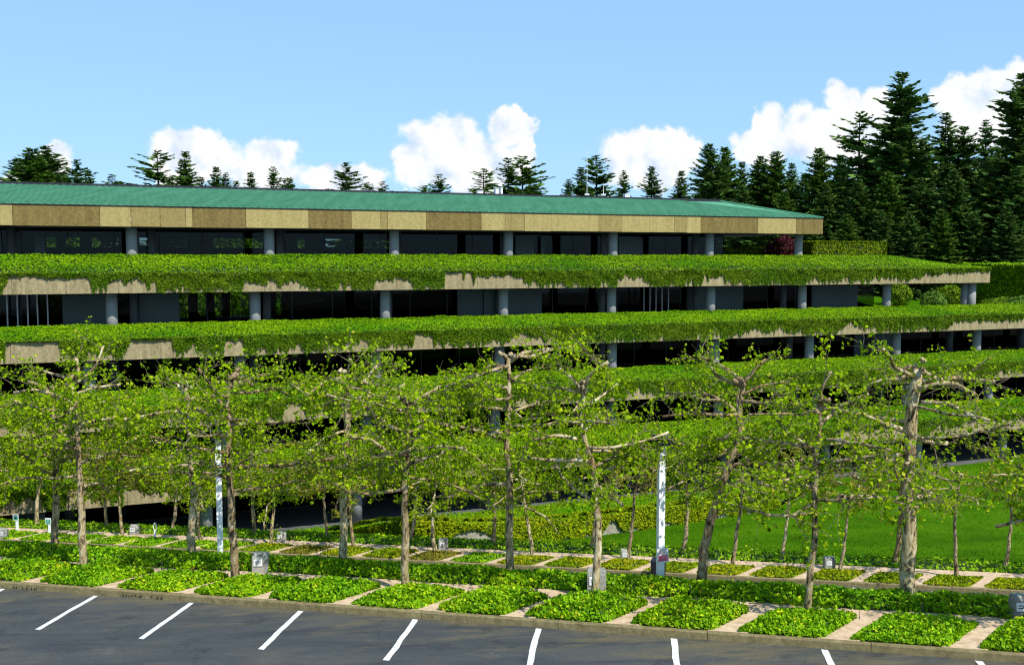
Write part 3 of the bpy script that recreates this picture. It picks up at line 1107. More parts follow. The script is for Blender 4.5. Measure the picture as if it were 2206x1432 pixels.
E0 = np.array(bxy(u_at(470, VB, 0), VB))
E1 = np.array(bxy(u_at(1790, VB, 0), VB))


def wall_pt(a):
    x, y = wall_xy(a)
    return np.array([float(x), float(y)])


RISE = lambda a: .92 * sstep(0, .14, a) * (1 - .55 * sstep(.85, 1, a))
mb = MB()
rows = [[], [], [], []]
for a in np.linspace(0, 1, 60):
    w = wall_pt(a)
    w2 = wall_pt(min(1, a + .01)) - wall_pt(max(0, a - .01))
    w2 /= np.linalg.norm(w2)
    b = w + np.array([-w2[1], w2[0]]) * .3
    zb = float(lawn_z(*w))
    top = zb + RISE(a)
    rows[0].append((w[0], w[1], zb - .6))
    rows[1].append((w[0], w[1], top))
    rows[2].append((b[0], b[1], top))
    rows[3].append((b[0], b[1], zb - .6))
mb.quadstrip(rows)
tag(mb.build('retaining_wall', M['wall_concrete']), 'low curved concrete retaining wall at the top of the lawn', 'wall')

# ivy on the raised area
na, nb = 80, 30
GA, GB = np.meshgrid(np.linspace(0, 1, na), np.linspace(0, 1, nb), indexing='ij')


def bank_pt(a, b):
    a = np.asarray(a, float)
    wx, wy = wall_xy(a)
    ex = E0[0] + (E1[0] - E0[0]) * a
    ey = E0[1] + (E1[1] - E0[1]) * a
    X, Y = wx + (ex - wx) * b, wy + (ey - wy) * b
    Z = lawn_z(X, Y) + RISE(a) * (1 - b) ** .8 + .05
    return X, Y, Z


X, Y, Z = bank_pt(GA.ravel(), GB.ravel())
I = np.arange(na * nb).reshape(na, nb)
Q = np.stack([I[:-1, :-1], I[1:, :-1], I[1:, 1:], I[:-1, 1:]], -1).reshape(-1, 4)
br = empty('ivy_bank', (float(X[0]), float(Y[0]), float(Z[0])))
tag(br, 'bright ivy ground cover between the retaining wall and the building', 'ivy bank', kind='stuff')
set_loc_parent(link('stem_mass', array_mesh('stems', np.stack([X, Y, Z], 1), Q, M['under_ivy'], np.full(len(Q), .1), True)), br)
n = 46000
a, b = RNG.random(n) ** .9, RNG.random(n)
X, Y, Z = bank_pt(a, b)
P = np.stack([X, Y, Z + .04 + .14 * RNG.random(n) * (.5 + fbm(X * .8, Y * .8, 4))], 1)
Nn = np.tile([0, -.25, .9], (n, 1))
set_loc_parent(link('foliage', leaves_mesh('foliage', P, Nn, .16, M['ivy_far'], RNG, np.clip(RNG.beta(2.5, 2, n), 0, 1), spread=.45)), br)
# yellower hedge spilling over the wall
n = 30000
a = RNG.random(n)
bare = np.exp(-((a - .235) / .045) ** 2) + np.exp(-((a - .545) / .02) ** 2)
drp = np.clip(RISE(a) * (.72 + .5 * noise1(a * 60, 6)) * (1 - .85 * np.clip(bare, 0, 1)) + .2, .02, 1.3)
t = RNG.random(n) * 2 - 1
X, Y, Z = bank_pt(a, np.zeros(n))
d = (W1 - W0) / np.linalg.norm(W1 - W0)
nr = np.array([d[1], -d[0]])
lumps = .5 + .9 * noise1(a * 110, 7)
out = np.where(t > 0, .02 + .16 * RNG.random(n) * lumps, -.9 * (-t))
P = np.stack([X + nr[0] * out, Y + nr[1] * out, Z + np.where(t > 0, .22 - t * drp, .1 + .28 * lumps * (1 - (t * t)))], 1)
Nn = np.stack([nr[0] * np.where(t > 0, .8, .2), nr[1] * np.where(t > 0, .8, .2), np.full(n, .6)], 1)
hl = link('wall_hedge', leaves_mesh('foliage', P, Nn, .17, M['ivy_yellow'], RNG, RNG.beta(1.8, 2.6, n), spread=.5))
tag(hl, 'yellow-green shrubby ivy spilling over the retaining wall', 'ivy', kind='stuff')


# ================================================================== REAR TERRAIN
def rear_z(X, Y):
    u, v = uv(X, Y)
    d = np.maximum(-v - 27, 0)
    left = 4.5 + 9.0 * sstep(6, 55, d)
    right = 10.55 + 3.4 * sstep(2, 30, -np.asarray(v, float) - 6)
    k = sstep(48, 70, u)
    return left * (1 - k) + right * k + .5 * (fbm(np.asarray(X) * .05, np.asarray(Y) * .05, 7) - .5)


us = np.concatenate([np.linspace(-300, -30, 14), np.linspace(-24, UE2 + 1, 40), np.linspace(UE2 + 3, 130, 16), np.linspace(150, 500, 10)])
vs = np.concatenate([np.linspace(.6, -25.2, 9), np.linspace(-27, -70, 16), np.linspace(-90, -500, 10)])
mb = MB()
idx = {}
for i, u in enumerate(us):
    for j, v in enumerate(vs):
        X, Y = bxy(u, v)
        idx[i, j] = len(mb.v)
        mb.v.append((X, Y, float(rear_z(X, Y))))
for i in range(len(us) - 1):
    for j in range(len(vs) - 1):
        if vs[j + 1] > -25.3 and (us[i] < UE2 + .5 or us[i + 1] > 200):
            continue
        mb.f.append((idx[i, j], idx[i + 1, j], idx[i + 1, j + 1], idx[i, j + 1]))
tag(mb.build('hillside', M['lawn'], smooth=True), kind='structure', label='green hillside behind the building')

# ================================================================== BUILDING
bld = empty('office_building', (*bxy(0, 0), -.75))
tag(bld, 'long terraced concrete office building with green copper roof and ivy-covered storeys', 'building')


def bpoly(u0, u1, v0, v1):
    return [bxy(u0, v1), bxy(u1, v1), bxy(u1, v0), bxy(u0, v0)]


def bbox(name, u0, u1, v0, v1, z0, z1_, mat, parent):
    mb = MB()
    mb.prism(bpoly(u0, u1, v0, v1), z0, z1_)
    o = mb.build(name, M[mat] if isinstance(mat, str) else mat)
    o.parent = parent
    o.location = -Vector(bld.location)
    return o


def sub(name):
    e = bpy.data.objects.new(name, None)
    COL.objects.link(e)
    e.parent = bld
    return e


# ---- roof
roof = sub('roof')
bbox('soffit', U0, UE1 - .26, VBACK, VF[0] - .26, SOF[0], SOF[0] + .35, 'soffit', roof)
segs = [(-420, 'mid'), (-260, 'dark'), (-120, 'light'), (27, 'light'), (215, 'dark'), (282, 'light'), (345, 'mid'), (400, 'mid'), (415, 'light'), (530, 'dark'), (665, 'light'), (757, 'dark'), (820, 'light'), (835, 'mid'), (918, 'light'),
        (1037, 'dark'), (1088, 'light'), (1130, 'mid'), (1187, 'light'), (1290, 'light'), (1340, 'mid'), (1400, 'light'), (1453, 'light'), (1480, 'mid'), (1510, 'light'), (1577, 'dark'), (1633, 'dark'), (1715, 'light'), (1773, 'dark')]
for (xa, _), (xb, tone) in zip(segs[:-1], segs[1:]):
    ua, ub = u_at(xa, VF[0], 18.7), u_at(xb, VF[0], 18.7)
    dz = (hash((xa * 7) % 13) % 3 - 1) * .012
    bbox('fascia_panel', ua + .012, ub - .012, VF[0] - .25, VF[0], SOF[0] - .02 + dz, SOF[0] + 1.30 + dz, 'fascia_' + tone, roof)
bbox('end_fascia', UE1 - .25, UE1 - .004, VBACK + 1, VF[0] - .26, SOF[0] - .02, SOF[0] + 1.30, 'fascia_mid', roof)
ZE, ZR = SOF[0] + 1.38, ZC + 5.25
VR = VF[0] - 10.0
UR = u_at(1550, VR, ZR)
mb = MB()
eave = lambda u, v, z: (*bxy(u, v), z)
V4 = VR - 10
mb.v = [eave(U0, VF[0] + .03, ZE), eave(UE1 + .03, VF[0] + .03, ZE), eave(UR, VR, ZR), eave(U0, VR, ZR), eave(UE1 + .03, V4, ZE), eave(U0, V4, ZE)]
mb.f = [(0, 1, 2, 3), (1, 4, 2), (3, 2, 4, 5)]
o = mb.build('roof_slope', M['roof'], roof)
o.location = -Vector(bld.location)
mb = MB()
u = U0 + .2
while u < UE1 - .1:                                # standing seams, eave to ridge
    # the seams run obliquely; at the hip they stop on the hip line
    t = min(1.0, max(0.0, (UE1 - u) / max(1e-6, (UE1 - UR) - 8.6)))
    a0, a1 = np.array(eave(u, VF[0] + .02, ZE + .03)), np.array(eave(u - 8.6 * t, VF[0] + .02 - 10.0 * t, ZE + .03 + (ZR - ZE) * t))
    dx = np.array([cb, sb, 0]) * .05
    b0 = len(mb.v)
    up = np.array([0, 0, .10])
    for p_ in (a0, a1):
        mb.v += [tuple(p_ - dx - up), tuple(p_ + dx - up), tuple(p_ + dx + up * .6), tuple(p_ - dx + up * .6)]
    for q in ((0, 1, 5, 4), (1, 2, 6, 5), (2, 3, 7, 6), (3, 0, 4, 7), (0, 3, 2, 1)):
        mb.f.append(tuple(b0 + i for i in q))
    u += .48
o = mb.build('standing_seams', M['roof'], roof)
o.location = -Vector(bld.location)
o['kind'] = 'stuff'
bbox('gutter', U0, UE1 + .02, VF[0] - .2, VF[0] + .05, SOF[0] + 1.285 + .03, SOF[0] + 1.285 + .085, 'ridge', roof)
bbox('ridge_cap', U0, UR + .1, VR - .6, VR + .2, ZR - .05, ZR + .2, 'ridge', roof)
mb = MB()
mb.tube([np.array(eave(UR, VR + .1, ZR + .05)), np.array(eave(UE1, VF[0], ZE + .03))], [.09, .07], 6)
o = mb.build('hip_cap', M['roof'], roof)
o.location = -Vector(bld.location)

# ---- shared meshes
mb = MB()
mb.tube([(0, 0, 0), (0, 0, 3.1)], [.37, .37], 28)
col_me = mb.mesh('column', M['column'], True)
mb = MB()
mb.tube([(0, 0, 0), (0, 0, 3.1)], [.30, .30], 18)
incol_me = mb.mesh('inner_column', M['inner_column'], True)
PW = 3.05


def box_mesh(name, s, mat):
    mb = MB()
    mb.box((s[0] / 2, 0, s[2] / 2), s)
    return mb.mesh(name, mat)


pane_me = box_mesh('window_pane', (PW - .08, .03, 3.06), M['glass'])
fas_me = box_mesh('fascia_panel', (PW - .02, .25, 1.27), M['terrace_concrete'])

ENC_END = [u_at(1530, VCOL[0] - 5.5, 16), u_at(1846, VCOL[1] - 5.2, 12), U9, U9, U9]
for j in range(5):
    st = sub('storey')
    H = SOF[j] - FLO[j]
    off = -Vector(bld.location)

    def put(me, name, u, v, z, sz=1.0):
        o = link(name, me, st)
        X, Y = bxy(u, v)
        o.location = Vector((X, Y, z)) + off
        o.rotation_euler = (0, 0, BT)
        o.scale = (1, 1, sz)
        return o

    uend = [UE2, U9, U9, U9, U9][j] if j else UE2
    ue_col = [UE1 - 1, UE2 + .2, U9, U9, U9][j]
    # floor slab (its face carries the fascia of the terrace below)
    if j < 4:
        bbox('slab', U0, (UE2 if j == 0 else U9), VBACK + (0 if j == 0 else 0), VF[j + 1] - .26, SOF[j + 1], FLO[j], 'soffit', st)
        u = U0
        ul = UE2 if j == 0 else U9
        while u < ul - .5:
            w = min(PW, ul - u)
            o = put(fas_me, 'fascia_panel', u + .01, VF[j + 1] - .125, SOF[j + 1] - .015)
            o.scale = (w / PW, 1, 1)
            u += PW
        if j == 0:
            bbox('end_fascia', UE2 - .25, UE2 - .003, -12, VF[1] - .26, SOF[1] - .015, SOF[1] + 1.25, 'terrace_concrete', st)
    else:
        bbox('slab', U0, U9, VBACK, VCOL[4] + .8, FLO[4] - .4, FLO[4], 'floor', st)
    # columns
    for k in range(-3, 14):
        u = UOFF[j] + 9.14 * k
        if U0 + .5 < u < ue_col:
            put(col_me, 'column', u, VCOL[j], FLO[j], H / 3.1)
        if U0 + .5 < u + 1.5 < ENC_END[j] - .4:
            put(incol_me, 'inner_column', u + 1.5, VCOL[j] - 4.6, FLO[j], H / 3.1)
    if j == 1:
        put(col_me, 'column', UE2 - 1.1, VCOL[1] + .5, FLO[1], H / 3.1)
    # glazing set back behind the columns
    vg = VCOL[j] - 5.5
    u = U0
    mul = MB()
    while u < ENC_END[j] - .4:
        put(pane_me, 'window_pane', u + .04, vg, FLO[j] + .02, (H - .04) / 3.06)
        x, y = bxy(u, vg)
        mul.box((x, y, FLO[j] + H / 2), (.06, .08, H), BT)
        u += PW
    x, y = bxy((U0 + ENC_END[j]) / 2, vg)
    mul.box((x, y, FLO[j] + .06), (ENC_END[j] - U0, .1, .1), BT)
    o = mul.build('window_frame', M['bronze'])
    o.parent = st
    o.location = off
    # walls deep inside
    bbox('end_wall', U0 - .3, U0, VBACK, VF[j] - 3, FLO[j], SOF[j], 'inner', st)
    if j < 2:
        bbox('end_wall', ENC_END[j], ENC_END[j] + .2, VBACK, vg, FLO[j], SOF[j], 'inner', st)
    openings = {0: [(100, 121), (142, 172), (198, 255), (300, 322), (362, 402), (458, 566), (640, 656), (700, 838)],
                1: [(386, 405), (426, 443), (462, 477), (495, 536), (594, 606)],
                2: [(349, 368), (391, 408), (429, 445), (464, 479), (497, 501), (529, 541), (562, 575), (628, 641), (657, 663)]}.get(j, [])
    zlo, zhi = {0: (ZC + .9, ZC + 1.75), 1: (FLO[1] - .5, SOF[1] - .9), 2: (6.75, 7.6)}.get(j, (0, 0))
    cur = U0
    for (xa, xb) in openings:
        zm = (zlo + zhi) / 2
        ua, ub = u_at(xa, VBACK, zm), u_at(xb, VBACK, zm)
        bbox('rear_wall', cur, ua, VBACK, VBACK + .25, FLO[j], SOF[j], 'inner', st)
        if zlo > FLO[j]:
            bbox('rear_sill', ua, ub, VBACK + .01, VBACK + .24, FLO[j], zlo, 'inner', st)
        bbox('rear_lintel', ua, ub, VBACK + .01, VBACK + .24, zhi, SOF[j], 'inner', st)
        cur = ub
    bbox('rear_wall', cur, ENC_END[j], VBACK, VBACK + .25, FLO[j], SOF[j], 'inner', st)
    # pale panels and white-framed screens just inside the colonnade
    zm = FLO[j] + 1.5
    for (xa, xb, dv) in {0: [(1332, 1384, 5.0), (1165, 1172, 5.2), (1110, 1150, 5.2), (75, 98, 5.2), (33, 45, 5.2), (-60, 4, 5.2)],
                         1: [(135, 228, 5.0), (300, 386, 5.0), (1042, 1166, 5.1), (985, 1040, 5.3), (1748, 1846, 5.0), (1480, 1600, 5.4)],
                         2: [(1840, 1920, 5.3)], 4: [(40, 68, 5.2)]}.get(j, []):
        v_ = VCOL[j] - dv
        bbox('inner_panel', u_at(xa, v_, zm), u_at(xb, v_, zm), v_ - .08, v_ + .08, FLO[j] + .01, SOF[j] - .3, 'panel', st)
    for xs in ({1: [16, 38, 60, 81, 103, 1387, 1400, 1413, 1426, 1440]}.get(j, [])):
        v_ = VCOL[j] - 4.2
        uu = u_at(xs, v_, zm)
        w = .085 if xs < 200 else .05
        bbox('screen_post', uu - w / 2, uu + w / 2, v_ - .05, v_ + .05, FLO[j] + .01, SOF[j] - .12, 'white_metal', st)
    if j == 1:
        v_ = VCOL[1] - 4.2
        bbox('screen_rail', u_at(14, v_, zm), u_at(104, v_, zm), v_ - .03, v_ + .03, SOF[1] - .2, SOF[1] - .13, 'white_metal', st)
    # desks and low fittings seen through the glass
    rd = np.random.default_rng(90 + j)
    for q in range(14):
        uu = rd.uniform(0, ENC_END[j] - 6)
        bbox('desk', uu, uu + rd.uniform(1.4, 2.4), vg - 3.5, vg - 2.6, FLO[j] + .01, FLO[j] + rd.uniform(.7, 1.2), 'panel' if q % 3 else 'floor', st)

# ---- ivy on the four terraces
COVER = {0: [(-400, .8), (0, .9), (22, .95), (30, .12), (195, .3), (205, 1), (225, .9), (232, .35), (330, .45), (338, 1), (528, 1), (535, .55), (660, .6), (670, 1), (798, 1), (803, .4), (893, .45), (897, .97), (948, .97), (953, .04), (1006, .06),
             (1012, .75), (1022, .3), (1128, .35), (1133, .8), (1150, .5), (1165, .95), (1318, 1), (1325, .45), (1400, .6), (1405, 1), (1512, 1), (1520, .3), (1553, .5), (1558, .98), (1735, .95), (1745, .7), (1900, .75), (2000, .5), (2060, .3), (2140, .2)],
         1: [(-400, .7), (0, 1), (14, 1), (20, .03), (122, .06), (128, .65), (190, .8), (285, .7), (293, .08), (362, .12), (370, .75), (488, .85), (495, .2), (522, .3), (528, .95), (690, .8), (720, .75), (895, .8), (905, .12), (928, .3), (935, .85), (1095, .8), (1120, .5), (1185, .6),
             (1195, 1), (1440, .97), (1585, .95), (1595, .55), (1690, .55), (1700, 1), (1805, .95), (1820, .5), (1878, .55), (1885, .95), (2040, .85), (2060, .35), (2240, .4), (2600, .8)],
         2: [(-400, .9), (130, .5), (210, .8), (380, .95), (600, .8), (615, .2), (650, .25), (665, .9), (900, .85), (1300, .8), (1600, .95), (2120, .98), (2140, .6), (2600, .8)],
         3: [(-400, .8), (0, .9), (40, .35), (75, .4), (80, .95), (145, .9), (152, .05), (205, .1), (212, .9), (262, .9), (272, .15), (330, .5), (380, .9), (900, .8), (1400, .85), (1790, .9), (1806, .2), (1960, .25), (1975, .8), (2090, .3), (2300, .3)]}
where = ['topmost terrace under the green roof', 'second terrace from the top', 'third terrace from the top', 'lowest terrace above the ground floor']
for j in range(4):
    uR = UE2 if j == 0 else U9
    v_in, z_in = VCOL[j] + .75, CREST[j]
    v_l, z_l = VF[j + 1], SOF[j + 1] + 1.27
    u_h = u_at(1890, v_in, 16) if j == 0 else 1e9

    def crest_k(u):
        return 1 - sstep(u_h, uR + 1.5, u) if j == 0 else np.ones_like(np.asarray(u, float))

    def top_z(u, t):
        # t: 0 at the lip, 1 at the crest
        prof = .28 * np.sin(np.clip(t / .18, 0, 1) * np.pi / 2) * .6 + (t ** .9)
        prof = prof / 1.168
        return z_l - .02 + (z_in - z_l) * prof * (crest_k(u) * .9 + .1) + .10 * (fbm(u * .5, t * 3, 3 + j) - .4) + .06 * (noise2(u * 2.1, t * 9, j) - .5)

    nu, nt_ = 330, 12
    UU, TT = np.meshgrid(np.linspace(U0, uR - .03, nu), np.linspace(0, 1, nt_), indexing='ij')
    uf, tf = UU.ravel(), TT.ravel()
    vf = v_l + (v_in - v_l) * tf + .02
    X, Y = bxy(uf, vf)
    Vv = np.stack([X, Y, top_z(uf, tf) - .05], 1)
    I = np.arange(nu * nt_).reshape(nu, nt_)
    Q = np.stack([I[:-1, :-1], I[1:, :-1], I[1:, 1:], I[:-1, 1:]], -1).reshape(-1, 4)
    # inner side of the planter
    X2, Y2 = bxy(UU[:, -1], np.full(nu, v_in - .12))
    V2 = np.stack([X2, Y2, np.full(nu, FLO[j] + .004)], 1)
    i2 = len(Vv) + np.arange(nu)
    Q2 = np.stack([I[:-1, -1], I[1:, -1], i2[1:], i2[:-1]], -1)
    root = empty('terrace_ivy', (*bxy(20, v_l), z_l))
    tag(root, f'ivy blanketing the {where[j]} and hanging over its concrete edge', 'ivy', kind='stuff')
    set_loc_parent(link('stem_mass', array_mesh('stems', np.concatenate([Vv, V2]), np.concatenate([Q, Q2]), M['under_ivy'], np.full(len(Q) + len(Q2), .1), True)), root)
    # leaves on top
    width = v_l - v_in
    n = int((uR - U0) * (width + .6) * 175)
    u_ = U0 + (uR - U0 - .05) * RNG.random(n)
    t_ = RNG.random(n) ** 1.12
    cr_ = RNG.random(n) < .10
    t_ = np.where(cr_, 1 - .05 * RNG.random(n), t_)
    v_ = v_l + (v_in - v_l) * t_ + np.where(t_ < .06, .16 * RNG.random(n), 0)
    X, Y = bxy(u_, v_)
    P = np.stack([X, Y, top_z(u_, t_) + .01 + .11 * RNG.random(n)], 1)
    Nn = np.tile([sb * .38, -cb * .38, .85], (n, 1))
    var = np.clip(RNG.beta(2.4, 2.0, n) + .4 * (fbm(u_ * .35, t_ * 2.0, 8 + j) - .5), 0, 1)
    set_loc_parent(link('top_foliage', leaves_mesh('top_foliage', P, Nn, .145, M['ivy_far'], RNG, var, spread=.38)), root)
    # hanging curtain
    cx = np.array([u_at(x, v_l, z_l - .5) for x, _ in COVER[j]])
    cy = np.array([c for _, c in COVER[j]])
    n = int((uR - U0) * 760)
    u_ = U0 + (uR - U0 - .1) * RNG.random(n)
    cov = np.interp(u_ + .9 * (noise1(u_ * 2.7, 70 + j) - .5), cx, cy)
    fing = noise1(u_ * 2.3, 20 + j) * .38 + noise1(u_ * 6.5, 30 + j) * .42 + noise1(u_ * 17.0, 35 + j) * .2
    wide = noise1(u_ * .8, 40 + j)
    ln = 1.3 * np.clip(cov * (.30 + 1.3 * fing) + .25 * cov * (wide - .5) + .35 * np.clip(cov - .8, 0, 1), .03, 1.06)
    s_ = RNG.random(n)
    ln = ln * RNG.uniform(.72, 1.12, n)
    ln = np.minimum(ln, 1.36)
    keep = RNG.random(n) < np.clip(.25 + ln / 1.0, 0, 1)
    u_, s_, ln = u_[keep], s_[keep], ln[keep]
    n = len(u_)
    puff = (.06 + .22 * noise2(u_ * 2.2, s_ * ln * 2.5, 50 + j)) * (1 - .55 * s_)
    v_ = v_l + .02 + puff * (.5 + .5 * RNG.random(n))
    X, Y = bxy(u_, v_)
    P = np.stack([X, Y, z_l + .06 - s_ * ln], 1)
    Nn = np.tile([sb * .8, -cb * .8, .45], (n, 1))
    var = np.clip(RNG.beta(2.2, 2.2, n) + .2 * (noise2(u_ * 1.2, s_ * 2, 60) - .5), 0, 1)
    set_loc_parent(link('hanging_foliage', leaves_mesh('hanging_foliage', P, Nn, .125, M['ivy_hang'], RNG, var, spread=.5, droop=.8)), root)
    # bare stems trailing on the concrete
    mb = MB()
    for q in range(150):
        uu = RNG.uniform(U0, uR - .5)
        c_ = float(np.interp(uu, cx, cy))
        L_ = 1.25 * min(1, c_ * .9 + RNG.uniform(0, .25))
        pts = []
        for t in np.linspace(0, 1, 5):
            X, Y = bxy(uu + .12 * (noise1(t * 4 + q * 3.1, 3) - .5), v_l + .03)
            pts.append((X, Y, z_l - t * L_))
        mb.tube(pts, [.02, .017, .014, .011, .008], 4, False)
    set_loc_parent(mb.build('trailing_stems', M['twig']), root)

# ================================================================== things on the top terrace
def leafy_blob(name, label, cat, centre, radii, n, size, mat, rng, trunk=.12, kind=None, group=None, lump=.35, shell=.72, box=False):
    """round or box-shaped shrub: dense leaves through the outer part of its volume"""
    g = np.array([centre[0], centre[1], centre[2] - radii[2]])
    root = empty(name, tuple(g))
    tag(root, label, cat, group, kind)
    if box:
        D = rng.uniform(-1, 1, (n, 3))
        ax = rng.integers(0, 3, n)
        sg = np.where(rng.random(n) < .5, -1, 1)
        sg = np.where(ax == 2, 1, sg)
        D[np.arange(n), ax] = sg * rng.uniform(.9, 1.0, n)
        Nn = np.zeros((n, 3))
        Nn[np.arange(n), ax] = sg
        Nn[:, 2] += .3
        P = D * np.array(radii)
        P2 = P.copy()
        P2[:, 0], P2[:, 1] = P[:, 0] * cb - P[:, 1] * sb, P[:, 0] * sb + P[:, 1] * cb
        N2 = Nn.copy()
        N2[:, 0], N2[:, 1] = Nn[:, 0] * cb - Nn[:, 1] * sb, Nn[:, 0] * sb + Nn[:, 1] * cb
        P, Nn = P2, N2
        core = MB()
        core.box((0, 0, 0), tuple(2 * .93 * r for r in radii), BT)
        core.v = [(x, y, z - .01) for x, y, z in core.v]
        core.build('stem_mass', M['under_ivy'], root).location = Vector(centre) - Vector(root.location)
    else:
        D = rng.normal(0, 1, (n, 3))
        D /= np.linalg.norm(D, axis=1, keepdims=True)
        rad = shell + (1 - shell) * rng.random(n) ** .6
        lm = 1 + lump * (fbm(D[:, 0] * 2.5 + 7, D[:, 1] * 2.5 + D[:, 2] * 2, 4) - .5) * 2
        P = D * np.array(radii) * (rad * lm)[:, None]
        Nn = D * .8 + np.array([0, 0, .3])
        mb = MB()
        mb.tube([(0, 0, 0), (.03, .02, radii[2] * .7), (-.05, .03, radii[2] * 1.1)], [trunk, trunk * .7, trunk * .3], 7)
        mb.build('trunk', M['conifer_bark'], root)
    P = P + (np.array(centre) - g)
    link('foliage', leaves_mesh('foliage', P, Nn, size, mat, rng, spread=.5), root)
    return root


rs = np.random.default_rng(21)
u0, u1 = u_at(1738, -4.2, 16), u_at(1897, -4.2, 16)
leafy_blob('hedge', 'long clipped box hedge on the top terrace right of the roof', 'hedge', (*bxy((u0 + u1) / 2, -4.2), FLO[0] + 1.25), ((u1 - u0) / 2, .8, 1.25), 16000, .22, M['hedge'], rs, box=True)
u0, u1 = u_at(1538, -9.5, 16), u_at(1662, -9.5, 16)
leafy_blob('hedge', 'darker clipped hedge seen under the right end of the roof', 'hedge', (*bxy((u0 + u1) / 2, -9.5), FLO[0] + .98), ((u1 - u0) / 2, .8, .98), 9000, .2, M['hedge'], rs, box=True)
uc = u_at(1690, -7.2, 16)
leafy_blob('maple_shrub', 'rounded dark red maple under the right end of the roof', 'shrub', (*bxy(uc, -7.2), FLO[0] + 1.5), (1.75, 1.5, 1.5), 3600, .2, M['red_leaf'], rs, lump=.25)
# garden seen through the open right end of the storey below
for (px, dv, w, hgt, mat, lb) in ((1935, -14, 1.5, 2.3, 'shrub', 'light green shrub seen between the columns at the right end'),
                                  (2012, -9, 1.3, 1.9, 'conifer_green', 'dark rounded shrub seen between the columns at the right end'),
                                  (2050, -13, 1.6, 2.0, 'shrub', 'pale shrub beside the dark rounded shrub at the right end'),
                                  (2160, -6, 1.8, 1.3, 'shrub', 'low leafy shrub right of the last terrace column'),
                                  (2200, -4, 1.6, 1.5, 'conifer_green', 'dark shrub at the right edge above the second terrace')):
    zz = FLO[1] + hgt * .5
    uc = max(u_at(px, dv, zz), UE2 + 1.6)
    X, Y = bxy(uc, dv)
    z0 = float(rear_z(X, Y))
    leafy_blob('garden_shrub', lb, 'shrub', (X, Y, z0 + hgt * .55), (w, w * .9, hgt * .55), 1800, .2, M[mat], rs)
# ivy-grown bank beyond the right end
n = 15000
Xc, Yc = at(2230, 585, 112)[:2]
a, b = RNG.random(n), RNG.random(n)
du = (a - .5) * 60
b = np.where(RNG.random(n) < .4, RNG.random(n) * .1, b)
zt = np.where(b < .1, 15.3 - 3.2 * (1 - b * 10), 15.3) - .2 * np.abs(a - .5)
dv_ = np.where(b < .1, .2 * RNG.random(n), -14 * b)
uc_, vc_ = uv(Xc, Yc)
X, Y = bxy(uc_ + 24 + du, vc_ + 6 + dv_)
P = np.stack([X, Y, zt + .25 * RNG.random(n)], 1)
P = P[P[:, 1] > 60]
m_ = 9000
ub, vb, zb_ = np.full(m_, uc_ - 6.15) - .15 * RNG.random(m_), vc_ - 8 + 14 * RNG.random(m_), 10.6 + 4.75 * RNG.random(m_)
Xs, Ys = bxy(ub, vb)
ub2, zb2 = uc_ - 6 + 60 * RNG.random(m_), 10.6 + 3.0 * RNG.random(m_)
Xt, Yt = bxy(ub2, np.full(m_, vc_ + 6.0) + .2 * RNG.random(m_))
P = np.concatenate([P, np.stack([Xs, Ys, zb_], 1), np.stack([Xt, Yt, zb2], 1)])
far_bank = empty('ivy_bank', (float(Xc), float(Yc), 10.6))
tag(far_bank, 'distant ivy-topped bank beyond the right end of the terraces', 'ivy bank', kind='stuff')
set_loc_parent(link('foliage', leaves_mesh('foliage', P, np.tile([.0, -.6, .75], (len(P), 1)), .28, M['ivy_far'], RNG, spread=.4)), far_bank)
mb = MB()
mb.prism(bpoly(uc_ - 6, uc_ + 54, vc_ - 8, vc_ + 5.9), 8.0, 13.3)
mb.prism(bpoly(uc_ - 6, uc_ + 54, vc_ - 8, vc_ + 5.8), 13.31, 15.2)
set_loc_parent(mb.build('stem_mass', M['under_ivy']), far_bank)

# bright shrubs on the slope behind, seen through the building
for q, (px, Yd, h) in enumerate(((60, 112, 9), (160, 118, 10), (330, 116, 9), (420, 112, 8), (520, 120, 11), (640, 122, 10), (770, 118, 9), (850, 124, 10))):
    X, Y = at(px, 540, Yd)[:2]
    z0 = float(rear_z(X, Y))
    leafy_blob('slope_tree', f'leafy tree on the slope seen through the windows, {ORD[q]} from the left', 'tree', (X, Y, z0 + h * .55), (4.2, 3.5, h * .5), 2600, .5, M['shrub'], rs, trunk=.2)

# roof antennas and boxes
def mast(px, ytop, label, rad=.04, arms=0):
    X, Y, Z = at(px, ytop, float(bxy(u_at(px, VR, ZR), VR)[1]))
    mb = MB()
    mb.tube([(X, Y, ZR + .25), (X, Y, Z)], [rad, rad * .6], 6)
    mb.box((X, Y, ZR + .35), (.4, .4, .14))
    for k in range(arms):
        mb.box((X, Y, Z - .2 - k * .35), (.6 - .1 * k, .03, .03))
    tag(mb.build('antenna', M['white_metal']), label, 'antenna')


mast(1265, 322, 'tall thin white mast rising behind the roof ridge', .025)
mast(874, 372, 'short white antenna with crossbars on the roof ridge', .035, 2)
mast(1300, 395, 'short thin mast right of the tall mast on the ridge', .03)
for k, (px, w, h, lb) in enumerate(((1071, .28, .5, 'left one of two pale vent boxes on the ridge'), (1081, .18, .55, 'right one of two pale vent boxes on the ridge'), (1352, .5, .3, 'small white roof unit on the ridge near the right trees'), (1035, .5, .25, 'low white roof unit on the ridge left of the vent boxes'))):
    uu = u_at(px, VR, ZR)
    X, Y = bxy(uu, VR - .2)
    mb = MB()
    mb.box((X, Y, ZR + .18 + h / 2), (w, .4, h), BT)
    mb.box((X, Y, ZR + .2 + h), (w + .06, .48, .04), BT)
    tag(mb.build('roof_vent', M['white_metal']), lb, 'vent')


